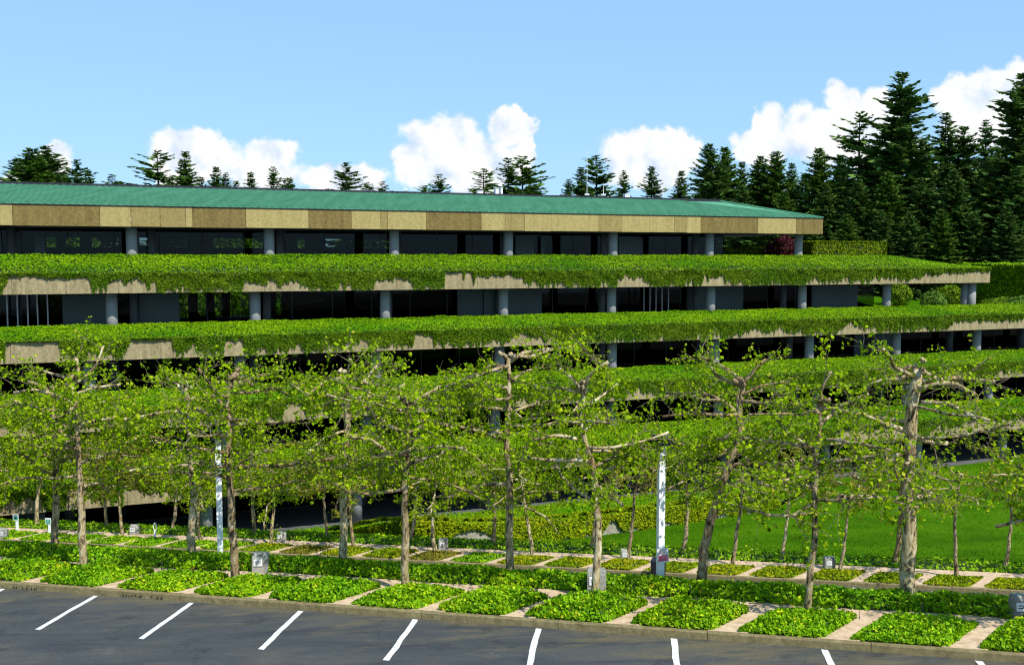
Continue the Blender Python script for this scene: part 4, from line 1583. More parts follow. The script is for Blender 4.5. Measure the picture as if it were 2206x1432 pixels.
# ================================================================== PLANE TREES
def wobble_path(p0, d, L, n, rng, flat=.5, amp=.22):
    pts = [np.array(p0, float)]
    d = np.array(d, float)
    for i in range(n):
        d = d + rng.normal(0, amp, 3) * np.array([1, 1, flat])
        d /= np.linalg.norm(d)
        pts.append(pts[-1] + d * L / n)
    return pts


def resample(pts, m):
    pts = np.asarray(pts, float)
    s = np.concatenate([[0], np.cumsum(np.linalg.norm(np.diff(pts, axis=0), axis=1))])
    t = np.linspace(0, s[-1], m)
    return np.stack([np.interp(t, s, pts[:, i]) for i in range(3)], 1)


def plane_tree(name, base, trunk, trad, limbs, rng, n_extra, zr, rmax, leaf_n, leaf_s, mat, sides=8, twig_k=7, knob=True, top_open=False):
    """pollarded plane tree. trunk, limbs: world polylines. Returns its parts as meshes relative to base."""
    wood, twigs = MB(), MB()
    base = np.asarray(base, float)
    tr = resample(trunk, 16) - base
    rad = np.interp(np.linspace(0, 1, 16), np.linspace(0, 1, len(trad)), trad)
    rad = rad * (1 + .10 * (rng.random(16) - .5))
    rad[0] *= 1.3
    rad[1] *= 1.08
    wood.tube(tr + np.stack([rng.normal(0, .012, 16), rng.normal(0, .012, 16), np.zeros(16)], 1), rad, sides + 3)
    if knob:
        for q in range(7):
            c = tr[-1] + rng.normal(0, .07, 3)
            wood.tube([c, c + np.array([rng.normal(0, .06), rng.normal(0, .06), .09])], [.07, .035], 6)
    ln = []
    for l in limbs:
        pts = np.asarray(l[0], float) - base
        m = max(5, len(pts) + 3)
        pr = resample(pts, m)
        ln.append((pr, np.linspace(l[1], l[1] * .45, m)))
    ga = rng.uniform(0, 6.28)
    zt = tr[-1][2]
    for q in range(n_extra):
        f = (q + .5) / n_extra
        z = zr[0] + (zr[1] - zr[0]) * f
        z = min(z, zt - .02)
        p0 = np.array([np.interp(z, tr[:, 2], tr[:, 0]), np.interp(z, tr[:, 2], tr[:, 1]), z])
        a = ga + q * 2.4 + rng.uniform(-.4, .4)
        L = rmax * rng.uniform(.62, 1.0) * (1.0 if f < .8 else .85)
        d = np.array([math.cos(a), math.sin(a), rng.uniform(-.03, .22)])
        pts = np.array(wobble_path(p0, d, L, 6, rng))
        r0 = .045 * rng.uniform(.7, 1.25)
        ln.append((pts, np.linspace(r0, r0 * .42, len(pts))))
    LP, LN = [], []
    ends = []
    for pts, rr in ln:
        rr = rr.copy()
        if knob:
            rr[-1] *= 1.9
            if len(rr) > 6:
                rr[len(rr) // 2] *= 1.25
        wood.tube(pts, rr, 6)
        L = np.linalg.norm(np.diff(pts, axis=0), axis=1).sum()
        k = max(4, int(twig_k * L / 1.5))
        for q in range(k):
            t = .18 + .82 * (q + rng.random()) / k
            i = min(int(t * (len(pts) - 1)), len(pts) - 2)
            f = t * (len(pts) - 1) - i
            p0 = pts[i] * (1 - f) + pts[i + 1] * f
            dl = pts[i + 1] - pts[i]
            dl /= np.linalg.norm(dl) + 1e-9
            d = dl * .5 + rng.normal(0, .8, 3) * np.array([1, 1, .45]) + np.array([0, 0, .08])
            d /= np.linalg.norm(d)
            tl = rng.uniform(.4, 1.05)
            tp = np.array(wobble_path(p0, d, tl, 4, rng, .7, .3))
            twigs.tube(tp, [.013, .010, .008, .006, .004], 3, False)
            ends.append(tp)
            for _s in range(2):
                d2 = d + rng.normal(0, .7, 3)
                d2 /= np.linalg.norm(d2)
                tp2 = np.array(wobble_path(tp[2], d2, tl * .7, 3, rng, .7, .3))
                twigs.tube(tp2, [.008, .006, .005, .003], 3, False)
                ends.append(tp2)
    # leaves sit along the twigs in loose tufts
    w = rng.random(len(ends)) + .3
    w = np.maximum(1, (w / w.sum() * leaf_n)).astype(int)
    for tp, c in zip(ends, w):
        t = rng.random(c) ** .7 * (len(tp) - 1.001)
        i = t.astype(int)
        f = (t - i)[:, None]
        p_ = tp[i] * (1 - f) + tp[i + 1] * f + rng.normal(0, .085, (c, 3))
        p_ = np.repeat(p_[::3], 3, axis=0)[:c]                       # tufts of three
        LP.append(p_ + rng.normal(0, .032, p_.shape))
    LP = np.concatenate(LP)
    LN = np.tile([.1, -.2, .75], (len(LP), 1))
    var = np.clip(rng.beta(1.5, 1.7, len(LP)) * .92 + (rng.random(len(LP)) < .05) * .4, 0, 1)
    return (wood.mesh('trunk', M['bark'], True), twigs.mesh('twigs', M['twig_bark']), leaves_mesh('crown', LP, LN, leaf_s, mat, rng, var, spread=.75, aspect=.95))


def place_tree(name, meshes, base, label, group, rot=0.0, sc=1.0):
    root = empty(name, tuple(base))
    root.rotation_euler = (0, 0, rot)
    root.scale = (sc, sc, sc)
    tag(root, label, 'tree', group)
    for nm, me in zip(('trunk', 'twigs', 'crown'), meshes):
        o = link(nm, me, root)
        if nm == 'twigs':
            o['kind'] = 'stuff'
    return root


NEAR = [
    # (trunk pixels, width at base/top in pixels, limbs, label)
    ([(180, 1232), (178, 1160), (176, 1085), (170, 1020), (167, 960), (164, 900), (160, 860), (156, 825)], (25, 20, 15, 11), False,
     [[(160, 868), (120, 850), (70, 838), (30, 846)], [(165, 922), (186, 908), (212, 905), (250, 898)], [(168, 965), (125, 965), (80, 960), (35, 945)], [(156, 830), (140, 812), (95, 800)], [(156, 830), (170, 800), (164, 772)], [(168, 945), (130, 935), (85, 942)], [(160, 850), (200, 835), (260, 828)]],
     'slender plane tree in the near ivy beds at the left, with dark lower trunk'),
    ([(508, 1250), (504, 1190), (500, 1130), (496, 1080), (496, 1040), (489, 1000), (492, 960), (497, 915), (494, 890), (490, 850), (494, 825), (508, 815)], (26, 22, 17, 10), False,
     [[(486, 975), (440, 968), (400, 958), (350, 945), (322, 940)], [(490, 892), (470, 858), (440, 846)], [(488, 900), (450, 895), (418, 874), (398, 842)], [(496, 905), (530, 903), (546, 915)], [(508, 815), (530, 815), (545, 832)], [(500, 845), (540, 846), (590, 834), (620, 850)], [(489, 1000), (468, 1008), (445, 985)], [(494, 1003), (560, 1004), (640, 1000), (735, 985)]],
     'mottled white plane tree just right of the tall white post'),
    ([(870, 1272), (872, 1220), (874, 1140), (872, 1080), (876, 1010), (877, 960), (878, 910), (880, 870)], (25, 22, 18, 11), False,
     [[(870, 1012), (836, 975), (800, 946), (745, 940)], [(880, 1000), (920, 985), (960, 972)], [(880, 972), (940, 960), (1000, 965)], [(882, 932), (915, 914)], [(880, 908), (930, 906), (975, 920)], [(878, 880), (905, 856), (950, 832)], [(872, 985), (830, 978), (800, 982)], [(878, 885), (840, 880), (810, 868)]],
     'straight ringed plane tree in the near beds at the middle'),
    ([(1283, 1294), (1283, 1240), (1288, 1180), (1286, 1120), (1283, 1060), (1281, 1010), (1266, 970), (1256, 940), (1250, 900), (1256, 870), (1258, 830)], (24, 22, 17, 10), False,
     [[(1250, 912), (1220, 904), (1190, 916), (1150, 915)], [(1244, 946), (1200, 936), (1150, 948)], [(1266, 970), (1310, 970), (1352, 976)], [(1284, 1003), (1320, 984), (1348, 978)], [(1258, 835), (1276, 800), (1310, 780)], [(1256, 850), (1235, 815), (1205, 795)]],
     'crooked plane tree in front of the concrete bollard at the middle'),
    ([(1740, 1325), (1743, 1270), (1750, 1200), (1757, 1130), (1755, 1080), (1757, 1010), (1760, 960), (1765, 920), (1770, 875)], (22, 19, 15, 9), False,
     [[(1752, 965), (1700, 935), (1668, 900)], [(1770, 882), (1738, 886), (1700, 870)], [(1768, 880), (1800, 880), (1850, 890)], [(1755, 1050), (1720, 1040), (1685, 1036)], [(1757, 1020), (1795, 1000), (1840, 1010)], [(1770, 880), (1768, 840), (1790, 800)], [(1765, 1075), (1725, 1100), (1700, 1112)]],
     'slim plane tree in the near beds toward the right'),
    ([(118, 1187), (119, 1120), (121, 1050), (118, 985), (112, 930), (114, 890), (112, 835)], (21, 20, 17, 9), True,
     [[(118, 965), (160, 962), (200, 968)], [(116, 985), (80, 975), (50, 985)], [(113, 905), (140, 892), (180, 890)], [(112, 850), (90, 830), (60, 822)], [(118, 995), (150, 985), (165, 975)]],
     'thick-trunked plane tree in the ivy strip at the far left'),
    ([(410, 1195), (414, 1120), (418, 1060), (412, 1000), (408, 950), (410, 900), (405, 862), (398, 832)], (23, 21, 17, 9), True,
     [[(406, 866), (385, 830), (360, 815)], [(410, 950), (440, 930), (470, 905)], [(408, 960), (370, 950), (320, 955)], [(404, 862), (440, 850), (470, 858)], [(415, 1000), (450, 990), (480, 1000)]],
     'mottled plane tree in the ivy strip left of the tall white post'),
    ([(737, 1212), (740, 1140), (741, 1060), (744, 1000), (746, 960), (749, 900), (748, 860), (745, 808)], (25, 22, 20, 20), True,
     [[(745, 812), (700, 822), (662, 852), (630, 828)], [(742, 862), (690, 850), (655, 838)], [(750, 815), (775, 822), (830, 830), (868, 846)], [(765, 840), (790, 815), (812, 786)], [(752, 868), (772, 855), (795, 852), (830, 870)], [(742, 985), (700, 990), (650, 985)], [(740, 880), (715, 860), (705, 845)], [(744, 940), (790, 935), (830, 950)]],
     'knobbly-topped plane tree in the ivy strip left of centre'),
    ([(1097, 1238), (1098, 1150), (1100, 1060), (1095, 1000), (1088, 950), (1095, 900), (1097, 840), (1095, 772)], (23, 21, 17, 12), True,
     [[(1095, 836), (1050, 826), (1000, 832), (940, 850)], [(1097, 776), (1112, 765), (1140, 770), (1190, 752)], [(1100, 888), (1150, 870), (1235, 855)], [(1088, 936), (1050, 920), (1010, 925)], [(1100, 822), (1130, 800), (1170, 790)], [(1098, 780), (1130, 758), (1230, 748), (1290, 775)], [(1095, 790), (1060, 785), (1035, 800)], [(1098, 880), (1130, 905), (1170, 900)]],
     'tall ringed plane tree at the centre whose dense top reaches highest'),
    ([(1508, 1258), (1518, 1190), (1532, 1120), (1550, 1060), (1568, 1010), (1584, 960), (1592, 920), (1595, 880), (1600, 845), (1602, 822)], (30, 26, 20, 12), True,
     [[(1602, 824), (1570, 796), (1530, 776), (1498, 762)], [(1602, 824), (1630, 792), (1650, 774)], [(1592, 892), (1560, 862), (1520, 848), (1438, 846)], [(1575, 988), (1620, 962), (1664, 936)], [(1576, 930), (1560, 946), (1528, 952)], [(1560, 862), (1520, 862), (1470, 850)], [(1600, 850), (1640, 830), (1700, 820)], [(1585, 960), (1545, 985), (1500, 1000)]],
     'strongly leaning brown plane tree right of the signposted white post'),
    ([(1955, 1290), (1957, 1200), (1960, 1120), (1953, 1050), (1957, 980), (1962, 930), (1965, 880), (1970, 840), (1976, 795)], (38, 36, 33, 28), True,
     [[(1972, 806), (1940, 816), (1888, 820), (1868, 835)], [(1985, 822), (2050, 814), (2090, 816), (2142, 822)], [(1980, 842), (2010, 826), (2060, 826), (2100, 850)], [(1984, 866), (2040, 868), (2090, 892), (2140, 935)], [(1945, 926), (1900, 910), (1850, 888)], [(1972, 800), (1950, 790), (1930, 812)], [(1980, 795), (1998, 805), (2015, 815)], [(1960, 935), (1985, 950), (2040, 955)], [(1950, 970), (1925, 985), (1910, 1000)]],
     'stoutest plane tree, thick grey trunk with knobbly top at the right'),
]
near_trees_rng = np.random.default_rng(77)
for k, (tp, w, rowB, limbs, label) in enumerate(NEAR):
    p, q = hit(tp[0][0], tp[0][1] + (5 if rowB else 3))
    X, Y = xy(p, q)
    rng = np.random.default_rng(200 + k)
    base = np.array([X, Y, z1(p) + .12])
    m_px = Y / F
    lean = rng.uniform(-.25, .25)
    hgt = lambda py: (tp[0][1] - py) / 400.0
    tr = [at(x, y, Y + lean * hgt(y)) for x, y in tp]
    tr[0] = base
    tr[0][2] -= .08
    trad = [wv * m_px / 2 * (.84 if k == 10 else .74) for wv in w]
    LM = []
    for l in limbs:
        s = rng.choice([-1, 1]) * rng.uniform(.15, .55)
        pts = []
        for i, (x, y) in enumerate(l):
            dd = math.hypot(x - l[0][0], y - l[0][1]) * m_px
            pts.append(at(x, y, Y + lean * hgt(y) + s * dd))
        LM.append((pts, rng.uniform(4.0, 5.5) * m_px * (1.35 if k == 10 else 1.0)))
    top = tr[-1][2] - base[2]
    me = plane_tree('plane_tree', base, tr, trad, LM, rng, 9, (2.15, top), 2.2, {10: 3000, 4: 4200, 9: 4600, 3: 5000}.get(k, 5600), .078, M['plane_leaf'])
    place_tree('plane_tree', me, base, label, 'plane trees beside the near footpath')


def proto_tree(seed, leaf_n, leaf_s, mat, h=4.7, lean=.0, r0=.13, n_limb=13, z_low=2.25):
    rng = np.random.default_rng(seed)
    tr = [np.array([0, 0, -.1])]
    d = np.array([lean, rng.uniform(-.05, .05), 1.0])
    for i in range(6):
        d = d + np.array([rng.normal(0, .07), rng.normal(0, .07), 0]) - np.array([lean * .22, 0, 0])
        d[2] = 1
        tr.append(tr[-1] + d / np.linalg.norm(d) * (h - .4) / 6)
    return plane_tree('plane_tree', (0, 0, 0), tr, [r0, r0 * .8, r0 * .6, r0 * .35], [], rng, n_limb, (z_low, tr[-1][2]), 2.05, leaf_n, leaf_s, mat, sides=6, twig_k=5)


# trees of the near rows that stand just outside the picture but reach into it
pr_near = [proto_tree(501, 6600, .078, M['plane_leaf'], 4.9), proto_tree(502, 6600, .078, M['plane_leaf'], 4.9)]
for (p, q, lb, i) in ((-23.1, 21.2, 'plane tree beyond the left edge reaching in over the near beds', 0), (-25.4, 22.95, 'plane tree beyond the left edge reaching in over the ivy strip', 1),
                      (4.1, 21.3, 'plane tree beyond the right edge reaching in over the near beds', 1)):
    X, Y = xy(p, q)
    place_tree('plane_tree', pr_near[i], (X, Y, z1(p) + .1), lb, 'plane trees beside the near footpath', rot=.7 + i)

protos = [proto_tree(600 + i, 4300, .092, [M['plane_leaf_far'], M['plane_leaf_far'], M['plane_leaf_russet']][i % 3], 4.6 + .12 * (i % 4), lean=[.0, .22, -.12, .06, -.3, .1][i], r0=[.095, .11, .085, .115, .10, .08][i]) for i in range(6)]
sparse = [proto_tree(650 + i, 1900, .09, [M['plane_leaf_far'], M['plane_leaf_russet'], M['plane_leaf_far']][i], 4.7, lean=[0, .08, .2][i], r0=[.09, .08, .11][i], n_limb=10, z_low=2.75) for i in range(3)]
ROWC = [(-60, 1143), (260, 1158), (430, 1166), (590, 1170), (760, 1185), (940, 1188), (1148, 1200), (1347, 1212), (1575, 1225), (1808, 1236), (2062, 1246), (2320, 1258)]
ROWD = [(-50, 1125), (88, 1130), (232, 1137), (380, 1140), (545, 1155), (708, 1160), (878, 1170), (1062, 1177), (1270, 1187), (1467, 1197), (1683, 1207), (1925, 1217), (2165, 1227), (2420, 1240)]
rt = np.random.default_rng(9)
for row, q, nm in ((ROWC, 41.85, 'plane tree in the far kerb beds'), (ROWD, 43.25, 'plane tree in the ivy strip before the lawn')):
    for k, (px, py) in enumerate(row):
        p, _ = hit(px, py, True)
        X, Y = xy(p, q + rt.uniform(-.12, .12))
        if (row is ROWC and k in (0, 11)) or (row is ROWD and k in (0, 13)):
            lb = f'{nm}, reaching in from beyond the {"left" if k == 0 else "right"} edge'
        else:
            lb = f'{nm}, {ORD[k - 1]} from the left'
        i = (k * 2 + (row is ROWD)) % 6
        if px > 1650:
            i = [2, 5, 2, 0][k % 4]
        if row is ROWD and px in (1270, 1925):
            i = 1
        pm = sparse[(k + (row is ROWD)) % 2 if i != 1 else 2] if px > 1250 else protos[i]
        place_tree('plane_tree', pm, (X, Y, z2(p) + .1), lb, 'plane trees beside the far footpath', rot=float(rt.uniform(0, 6.28)) if i not in (1, 4) else float(rt.uniform(-.4, .4)), sc=float(rt.uniform(.93, 1.08)))


# ================================================================== CONIFERS
def conifer(seed, H, Rb, ragged=.2, mat='conifer', dens=1.0, bare=.03, power=.85):
    rng = np.random.default_rng(seed)
    mb = MB()
    mb.tube([(0, 0, -.5), (rng.normal(0, .1), 0, H * .5), (0, 0, H * .985)], [H * .014, H * .009, .03], 6)
    tr = mb.mesh('trunk', M['conifer_bark'], True)
    P, D, S, W = [], [], [], []
    z = H * bare
    while z < H * .985:
        f = z / H
        L0 = Rb * (1 - f) ** power + .12
        nb = max(4, int((5 + 4 * (1 - f)) * dens))
        a0 = rng.uniform(0, 6.28)
        gap_ = rng.random(nb) < ragged * .8
        for b in range(nb):
            if gap_[b] and f < .96:
                continue
            L = L0 * rng.uniform(1 - ragged * 1.6, 1 + ragged * .9) * rng.uniform(.85, 1.1)
            a = a0 + b * 6.283 / nb + rng.uniform(-.35, .35)
            up = rng.uniform(-.28, .06) + .55 * f
            dirv = np.array([math.cos(a), math.sin(a), up])
            m = max(6, int(L * 5.0 * dens) + 3)
            t = (np.arange(m) + rng.random(m) * .7) / m
            t = np.clip(t, .05, 1)
            pos = dirv[None] * (t * L)[:, None]
            pos[:, 2] += z - .10 * L * t ** 2 * (1 - f) + .22 * L * np.clip(t - .65, 0, 1) ** 2 * 4 * .3
            side = np.where(rng.random(m) < .5, -1, 1) * rng.uniform(.35, 1.0, m)
            fw = np.array([math.cos(a), math.sin(a), up * .6])
            sd_ = np.array([-math.sin(a), math.cos(a), -.15])
            dd = fw[None] * rng.uniform(.5, 1.0, m)[:, None] + sd_[None] * side[:, None]
            dd[:, 2] += rng.normal(-.06, .16, m)
            dd /= np.linalg.norm(dd, axis=1, keepdims=True)
            s = np.clip(.30 * L * (1.25 - t) + .42, .34, 1.6) * rng.uniform(.7, 1.25, m)
            P.append(pos)
            D.append(dd)
            S.append(s)
            W.append(s * rng.uniform(.45, .78, m))
        z += rng.uniform(.28, .5) * (.75 + .5 * (1 - f)) * H / 24 / (dens ** .5) * 1.15
    P, D, S, W = np.concatenate(P), np.concatenate(D), np.concatenate(S), np.concatenate(W)
    n = len(P)
    up = np.tile([0, 0, 1.0], (n, 1)) + rng.normal(0, .35, (n, 3))
    B = np.cross(D, up)
    B /= np.linalg.norm(B, axis=1, keepdims=True)
    V = np.empty((n, 4, 3))
    V[:, 0] = P - D * S[:, None] * .25
    V[:, 1] = P + D * S[:, None] * .3 - B * W[:, None] * .5 - np.array([0, 0, .05]) * S[:, None]
    V[:, 2] = P + D * S[:, None] * .85 + np.array([0, 0, .04])
    V[:, 3] = P + D * S[:, None] * .3 + B * W[:, None] * .5 - np.array([0, 0, .05]) * S[:, None]
    rr = np.hypot(P[:, 0], P[:, 1])
    var = np.clip(rng.beta(2, 2.6, n), 0, 1)
    crown = array_mesh('crown', V.reshape(-1, 3), np.arange(n * 4).reshape(n, 4), M[mat], var)
    return tr, crown


CON = {'spire': [conifer(1, 24, 5.4, .22, power=.8), conifer(2, 24, 6.2, .28, power=.75), conifer(3, 24, 5.8, .18, 'conifer_green', power=.8)],
       'full': [conifer(4, 24, 7.6, .2, 'conifer', 1.1, power=.72), conifer(5, 24, 7.0, .25, 'conifer_green', 1.1, power=.66), conifer(6, 24, 8.0, .3, 'conifer', 1.1, power=.75)],
       'ragged': [conifer(7, 24, 6.2, .42, 'conifer', .9, power=.7), conifer(8, 24, 6.8, .5, 'conifer_green', .85, power=.6)]}


def put_conifer(px, ytop, Y, kind, i, label, group, wscale=1.0):
    X, _, Zt = at(px, ytop, Y)
    z0 = float(rear_z(X, Y)) - .3
    h = Zt - z0
    tr, cr = CON[kind][i % len(CON[kind])]
    root = empty('conifer_tree', (X, Y, z0))
    s = h / 24
    root.scale = (s * wscale, s * wscale, s)
    root.rotation_euler = (0, 0, (px * 1.7) % 6.28)
    tag(root, label, 'conifer', group)
    link('trunk', tr, root)
    link('crown', cr, root)


RIDGE = [(40, 340, 'full'), (68, 318, 'full'), (97, 311, 'full'), (124, 365, 'spire'), (165, 343, 'ragged'), (190, 365, 'spire'), (241, 374, 'ragged'), (338, 322, 'ragged'), (398, 322, 'spire'), (368, 378, 'spire'), (433, 380, 'spire'), (465, 356, 'spire'), (486, 370, 'spire'),
         (508, 388, 'spire'), (540, 368, 'spire'), (588, 357, 'spire'), (613, 382, 'ragged'), (625, 380, 'spire'), (745, 349, 'ragged'), (788, 392, 'ragged'), (823, 390, 'ragged'), (915, 398, 'ragged'), (945, 374, 'ragged'), (1042, 362, 'ragged'), (1095, 340, 'ragged'), (1126, 334, 'ragged'), (1150, 385, 'ragged'),
         (1225, 384, 'spire'), (1252, 358, 'spire'), (1284, 333, 'ragged'), (1344, 365, 'spire'), (1404, 357, 'spire'), (1468, 365, 'spire')]
rc = np.random.default_rng(31)
for k, (px, yt, kind) in enumerate(RIDGE):
    Yd = 150 + rc.uniform(-8, 22) + (k % 3) * 5
    put_conifer(px, yt, Yd, kind, k, f'conifer top above the green roof, {ORD[k]} from the left', 'conifers rising behind the roof', 1.6 if kind == 'full' else (1.2 if kind == 'spire' else 1.5))
WOOD = [(1528, 308, 'full', 138), (1562, 316, 'full', 145), (1598, 345, 'spire', 150), (1638, 335, 'full', 142), (1672, 325, 'full', 139), (1706, 348, 'spire', 152), (1765, 318, 'full', 134), (1735, 372, 'full', 150), (1812, 330, 'full', 146),
        (1852, 238, 'ragged', 136), (1888, 300, 'full', 150), (1945, 150, 'full', 130), (1990, 300, 'full', 147), (2038, 240, 'spire', 140), (2078, 268, 'full', 137), (2125, 255, 'spire', 144), (2160, 300, 'full', 150), (2206, 150, 'full', 124), (2250, 215, 'full', 132), (2300, 190, 'full', 138),
        (1600, 400, 'full', 128), (1690, 410, 'full', 126), (1780, 400, 'full', 124), (1850, 385, 'full', 122), (1915, 370, 'full', 121), (1985, 380, 'full', 122), (2055, 365, 'full', 120), (2130, 380, 'full', 122), (2190, 360, 'full', 119), (1745, 455, 'full', 119), (1825, 460, 'full', 117), (1900, 450, 'full', 117), (1960, 455, 'full', 116), (2030, 450, 'full', 116), (2100, 455, 'full', 117), (2170, 445, 'full', 115)]
big = sorted(range(len(WOOD)), key=lambda i: WOOD[i][0])
back_i = 0
order_back = sorted([w for w in WOOD if w[3] >= 124 and w[1] < 380], key=lambda w: w[0])
order_mid = sorted([w for w in WOOD if w not in order_back and w[1] < 430], key=lambda w: w[0])
order_low = sorted([w for w in WOOD if w not in order_back and w not in order_mid], key=lambda w: w[0])
for lst, what in ((order_back, 'tall conifer against the sky in the right-hand wood'), (order_mid, 'mid-height conifer in front of the tall wood'), (order_low, 'lowest foreground conifer of the wood above the terrace')):
    for k, (px, yt, kind, Yd) in enumerate(lst):
        lb = f'{what}, {ORD[k]} from the left'
        if (px, yt) == (1945, 150):
            lb = 'tallest full pointed conifer standing out against the sky at the right'
        put_conifer(px, yt, Yd, kind, k, lb, 'conifers of the wood at the right', 1.12)
# far-off wood filling in behind, read as one mass
mbV, mbQ, mbv = [], [], []
cnt = 0
for k in range(70):
    px = rc.uniform(1480, 2700) if k < 45 else rc.uniform(-600, 1500)
    Yd = rc.uniform(165, 230)
    X = (px - CX) / F * Yd
    z0 = float(rear_z(X, Yd))
    h = rc.uniform(13, 17) if px > 1500 else rc.uniform(5, 8)
    me = CON['full'][k % 3][1]
    co = np.empty(len(me.vertices) * 3, np.float32)
    me.vertices.foreach_get('co', co)
    co = co.reshape(-1, 4, 3)[k % 5::5]
    mid = co.mean(1, keepdims=True)
    co = (mid + (co - mid) * 2.0).reshape(-1, 3)
    nv = len(co)
    co = co * np.array([h / 24 * 1.5, h / 24 * 1.5, h / 24]) + np.array([X, Yd, z0])
    mbV.append(co)
    mbQ.append(np.arange(nv).reshape(-1, 4) + cnt)
    cnt += nv
    mbv.append(rc.beta(2, 2.6, nv // 4))
fw = link('far_wood', array_mesh('far_wood', np.concatenate(mbV), np.concatenate(mbQ), M['conifer'], np.concatenate(mbv)))
tag(fw, 'distant dark wood filling in behind the conifers', 'wood', kind='stuff')

# ================================================================== POSTS, SIGNS, SMALL THINGS
def lamp_post(px, py, top_py, head_py, label, width=.145):
    p, q = hit(px, py + 6)
    X, Y = xy(p, q)
    z0 = z1(p) + .1
    m = Y / F
    H = (py + 6 - head_py) * m
    root = empty('lamp_post', (X, Y, z0))
    tag(root, label, 'lamp post', 'lamp posts in the ivy strip')
    mb = MB()
    mb.box((0, 0, H / 2), (width, width, H), .25)
    mb.build('post', M['post_paint'], root)
    mb = MB()
    mb.box((0, 0, .03), (.30, .30, .06), .25)
    mb.build('base_plate', M['white_metal'], root)
    mb = MB()
    mb.box((.02, -.05, H + .10), (.38, .34, .17), .25)
    h_ = mb.build('lamp_head', M['dark_metal'], root)
    mb = MB()
    mb.box((.02, -.05, H - .016), (.36, .30, .02), .25)
    mb.build('lens', M['lamp_glass'], h_)
    return root, X, Y, z0, m


lamp_post(475, 1195, 980, 930, 'plain white square lamp post with dark head, left of centre')
root, X, Y, z0, m = lamp_post(1422, 1245, 1000, 940, 'white square lamp post carrying a pink paper notice')
# paper notice taped to the post
W_, H_ = .27, .33
zc = 1.02 * (1245 - 1183) * m / 1.0 + .02
nt_root = empty('paper_notice', (X + .03, Y - .105, z0 + zc))
nt_root.rotation_euler = (0, R(-4), .2)
tag(nt_root, 'white and pink paper notice taped to the white lamp post', 'notice')
mb = MB()
mb.box((0.015, 0, 0), (W_, .006, H_))
mb.build('sheet', M['sign_white'], nt_root)
mb = MB()
mb.box((0.02, -.005, -.06), (W_ * .86, .003, H_ * .42))
mb.build('pink_panel', M['sign_pink'], nt_root)
mb = MB()
for (x, z, w, h, r_) in ((-.085, -.035, .018, .06, .5), (-.06, -.02, .04, .016, 0), (-.035, -.04, .016, .06, -.2), (-.06, -.075, .06, .014, .1), (.03, -.075, .10, .014, 0), (.035, -.09, .014, .04, 0), (.0, -.115, .2, .016, .05), (-.085, -.105, .05, .022, .3)):
    b0 = len(mb.v)
    mb.box((0, 0, 0), (w, .003, h))
    c_, s_ = math.cos(r_), math.sin(r_)
    for i in range(b0, len(mb.v)):
        a_, b_, d_ = mb.v[i]
        mb.v[i] = (x + a_ * c_ - d_ * s_, -.009 + b_, z + a_ * s_ + d_ * c_)
mb.build('red_lettering', M['sign_red'], nt_root)
mb = MB()
for (x, z, w) in ((0.0, .135, .2), (-.05, .105, .05), (.05, .105, .07), (0, .07, .17), (-.02, .05, .12), (.06, .012, .1), (.06, -.008, .1)):
    mb.box((x, -.0055, z), (w, .003, .008))
mb.build('small_print', M['sign_pink'], nt_root)

# black litter bin by the lower kerb
p, q = hit(1425, 1234, True, 0.0)
X, Y = xy(p, 40.1)
mb = MB()
mb.box((0, 0, .37), (.5, .5, .74), -SA, 1.06)
root = empty('litter_bin', (X, Y, z2(p)))
tag(root, 'black square litter bin behind the lamp post with the notice', 'bin')
mb.build('bin_body', M['black_plastic'], root)
mb = MB()
mb.box((0, 0, .79), (.58, .58, .07), -SA, .9)
mb.build('lid', M['black_plastic'], root)


def bollard(px, py, lower, w, h, label, yaw, arrow=False, plate=True):
    """concrete block with slanted face, rounded back and a white plate"""
    p, q = hit(px, py, lower)
    X, Y = xy(p, q)
    zz = (z2 if lower else z1)(p) + .08
    root = empty('sign_block', (X, Y, zz))
    root.rotation_euler = (0, 0, yaw)
    tag(root, label, 'sign block', 'concrete sign blocks')
    mb = MB()
    prof = []
    d = w * .75
    prof = [(-.5 * d, 0), (-.42 * d, h * .80), (-.34 * d, h * .93), (-.2 * d, h), (.25 * d, h), (.40 * d, h * .93), (.48 * d, h * .78), (.5 * d, 0)]
    rows = []
    for x, k in ((-w / 2, .96), (-w / 2 + .02, 1.0), (w / 2 - .06, 1.0), (w / 2 - .02, .975), (w / 2, .92)):
        rows.append([(x, y * k, z * (k if z > h * .5 else 1)) for y, z in prof])
    mb.quadstrip(rows)
    n = len(prof)
    mb.f.append(tuple(range(n)))
    e_ = len(mb.v)
    mb.f.append(tuple(range(e_ - 1, e_ - n - 1, -1)))
    mb.build('block', M['stone_block'], root)
    if plate:
        pw, ph = w * .52, h * .30
        y0, z0_ = -.462 * d - .012, h * .60
        mb = MB()
        mb.box((-.13 * w, y0, z0_), (pw, .012, ph), 0, 1, -.06)
        pl = mb.build('plate', M['sign_white'], root)
        mb = MB()
        for i, zz_ in enumerate((.17, -.12)):
            mb.box((-.13 * w - (.05 * pw if arrow else 0), y0 - .009, z0_ + zz_ * ph), (pw * (.6 if arrow else .74), .003, ph * .10), 0, 1, -.06)
        if arrow:
            mb.box((-.13 * w + pw * .30, y0 - .009, z0_ + .05 * ph), (pw * .18, .003, ph * .26))
            mb.box((-.13 * w + pw * .22, y0 - .009, z0_ - .1 * ph), (pw * .12, .003, ph * .12))
        mb.build('lettering', M['sign_ink'], pl)
    return root


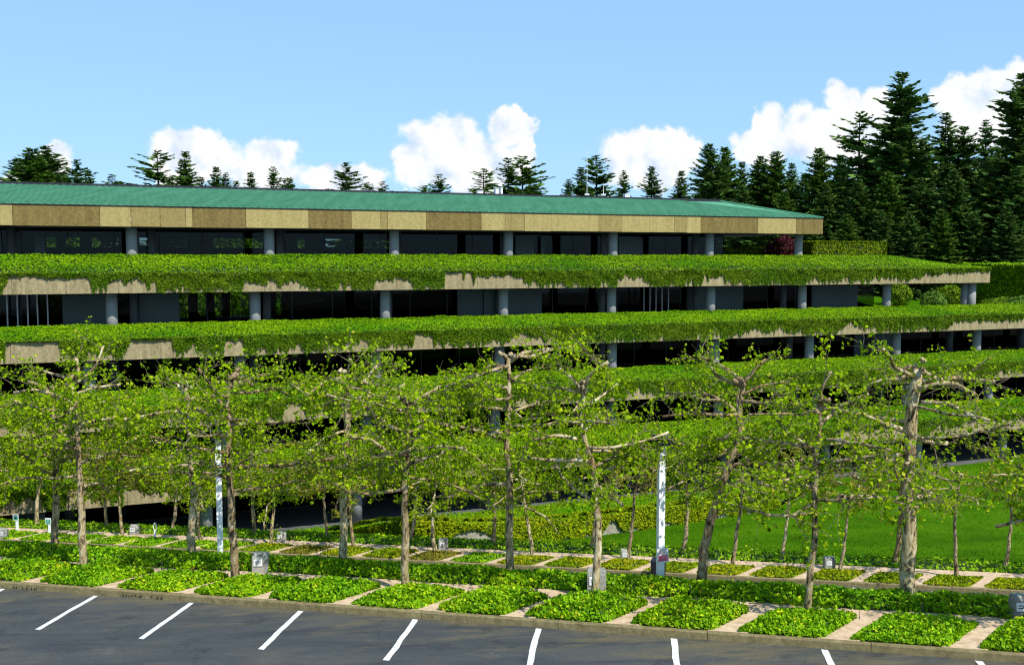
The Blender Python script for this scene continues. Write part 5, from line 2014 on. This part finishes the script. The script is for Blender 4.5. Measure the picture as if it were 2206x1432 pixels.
bollard(562, 1230, False, .40, .56, 'concrete sign block right of the mottled tree by the tall white post', .12)
bollard(1285, 1275, False, .42, .62, 'concrete sign block behind the crooked central tree', -.05)
bollard(2197, 1330, False, .36, .56, 'concrete sign block with arrow plate at the right edge', 0, True)
for px, py, lb in ((8, 1158, 'small concrete sign block at the far left of the far strip'), (290, 1150, 'small concrete sign block in the far strip before the dark ground floor'), (607, 1166, 'small concrete sign block in the far strip beside the leaning tree'), (955, 1182, 'small concrete sign block in front of the retaining wall'),
                   (1348, 1206, 'small concrete sign block behind a thin tree before the lawn'), (1786, 1224, 'small concrete sign block in the far strip right of the slim near tree')):
    bollard(px, py, True, .42, .56, lb, .05)


def small_sign(px, py, label, h=.75):
    p, q = hit(px, py, True)
    X, Y = xy(p, 41.9)
    root = empty('car_park_sign', (X, Y, z2(p) + .12))
    root.rotation_euler = (0, 0, -.1)
    tag(root, label, 'sign')
    mb = MB()
    mb.box((0, 0, h / 2), (.11, .09, h))
    mb.build('post', M['post_paint'], root)
    mb = MB()
    mb.box((-.03, -.06, h + .1), (.30, .02, .31))
    pl = mb.build('plate', M['sign_white'], root)
    mb = MB()
    mb.box((-.03, -.073, h + .08), (.245, .004, .20))
    mb.build('teal_field', M['sign_teal'], pl)
    mb = MB()
    if h > .7:
        mb.box((-.03, -.073, h + .215), (.2, .004, .035))
        mb.box((-.03, -.0765, h + .07), (.12, .003, .12))
        mb.build('lettering', M['sign_ink'], pl)
    else:
        mb.box((-.03, -.0765, h + .12), (.16, .003, .015))
        mb.box((-.03, -.0765, h + .07), (.14, .003, .015))
        mb.build('lettering', M['sign_white'], pl)


small_sign(20, 1152, 'small teal and white sign on a white post at the left edge', .74)
small_sign(91, 1155, 'plain teal sign on a white post beside the thick-trunked tree', .62)
p, q = hit(336, 1162, True)
X, Y = xy(p, 41.7)
root = empty('loop_post', (X, Y, z2(p) + .12))
tag(root, 'short white post with an oval loop at its top', 'post')
mb = MB()
mb.box((0, 0, .25), (.09, .07, .5))
mb.build('post', M['post_paint'], root)
mb = MB()
ring = [(.075 * math.cos(t), 0, .68 + .2 * math.sin(t)) for t in np.linspace(0, 2 * math.pi, 18)]
mb.tube(ring, [.022] * 18, 6, False)
mb.build('loop', M['post_paint'], root)

# thin irrigation risers in the beds
for px, py, lb in ((349, 1246, 'thin dark riser pipe in the near beds at the left'), (1486, 1303, 'thin dark riser pipe in the near beds right of centre'), (1985, 1345, 'thin dark riser pipe in the near beds at the right')):
    p, q = hit(px, py)
    X, Y = xy(p, q)
    mb = MB()
    mb.tube([(0, 0, 0), (0, 0, .42)], [.011, .011], 6)
    mb.tube([(0, 0, .42), (0, 0, .47)], [.018, .014], 6)
    o = mb.build('riser_pipe', M['dark_metal'])
    o.location = (X, Y, z1(p) + .12)
    tag(o, lb, 'pipe')
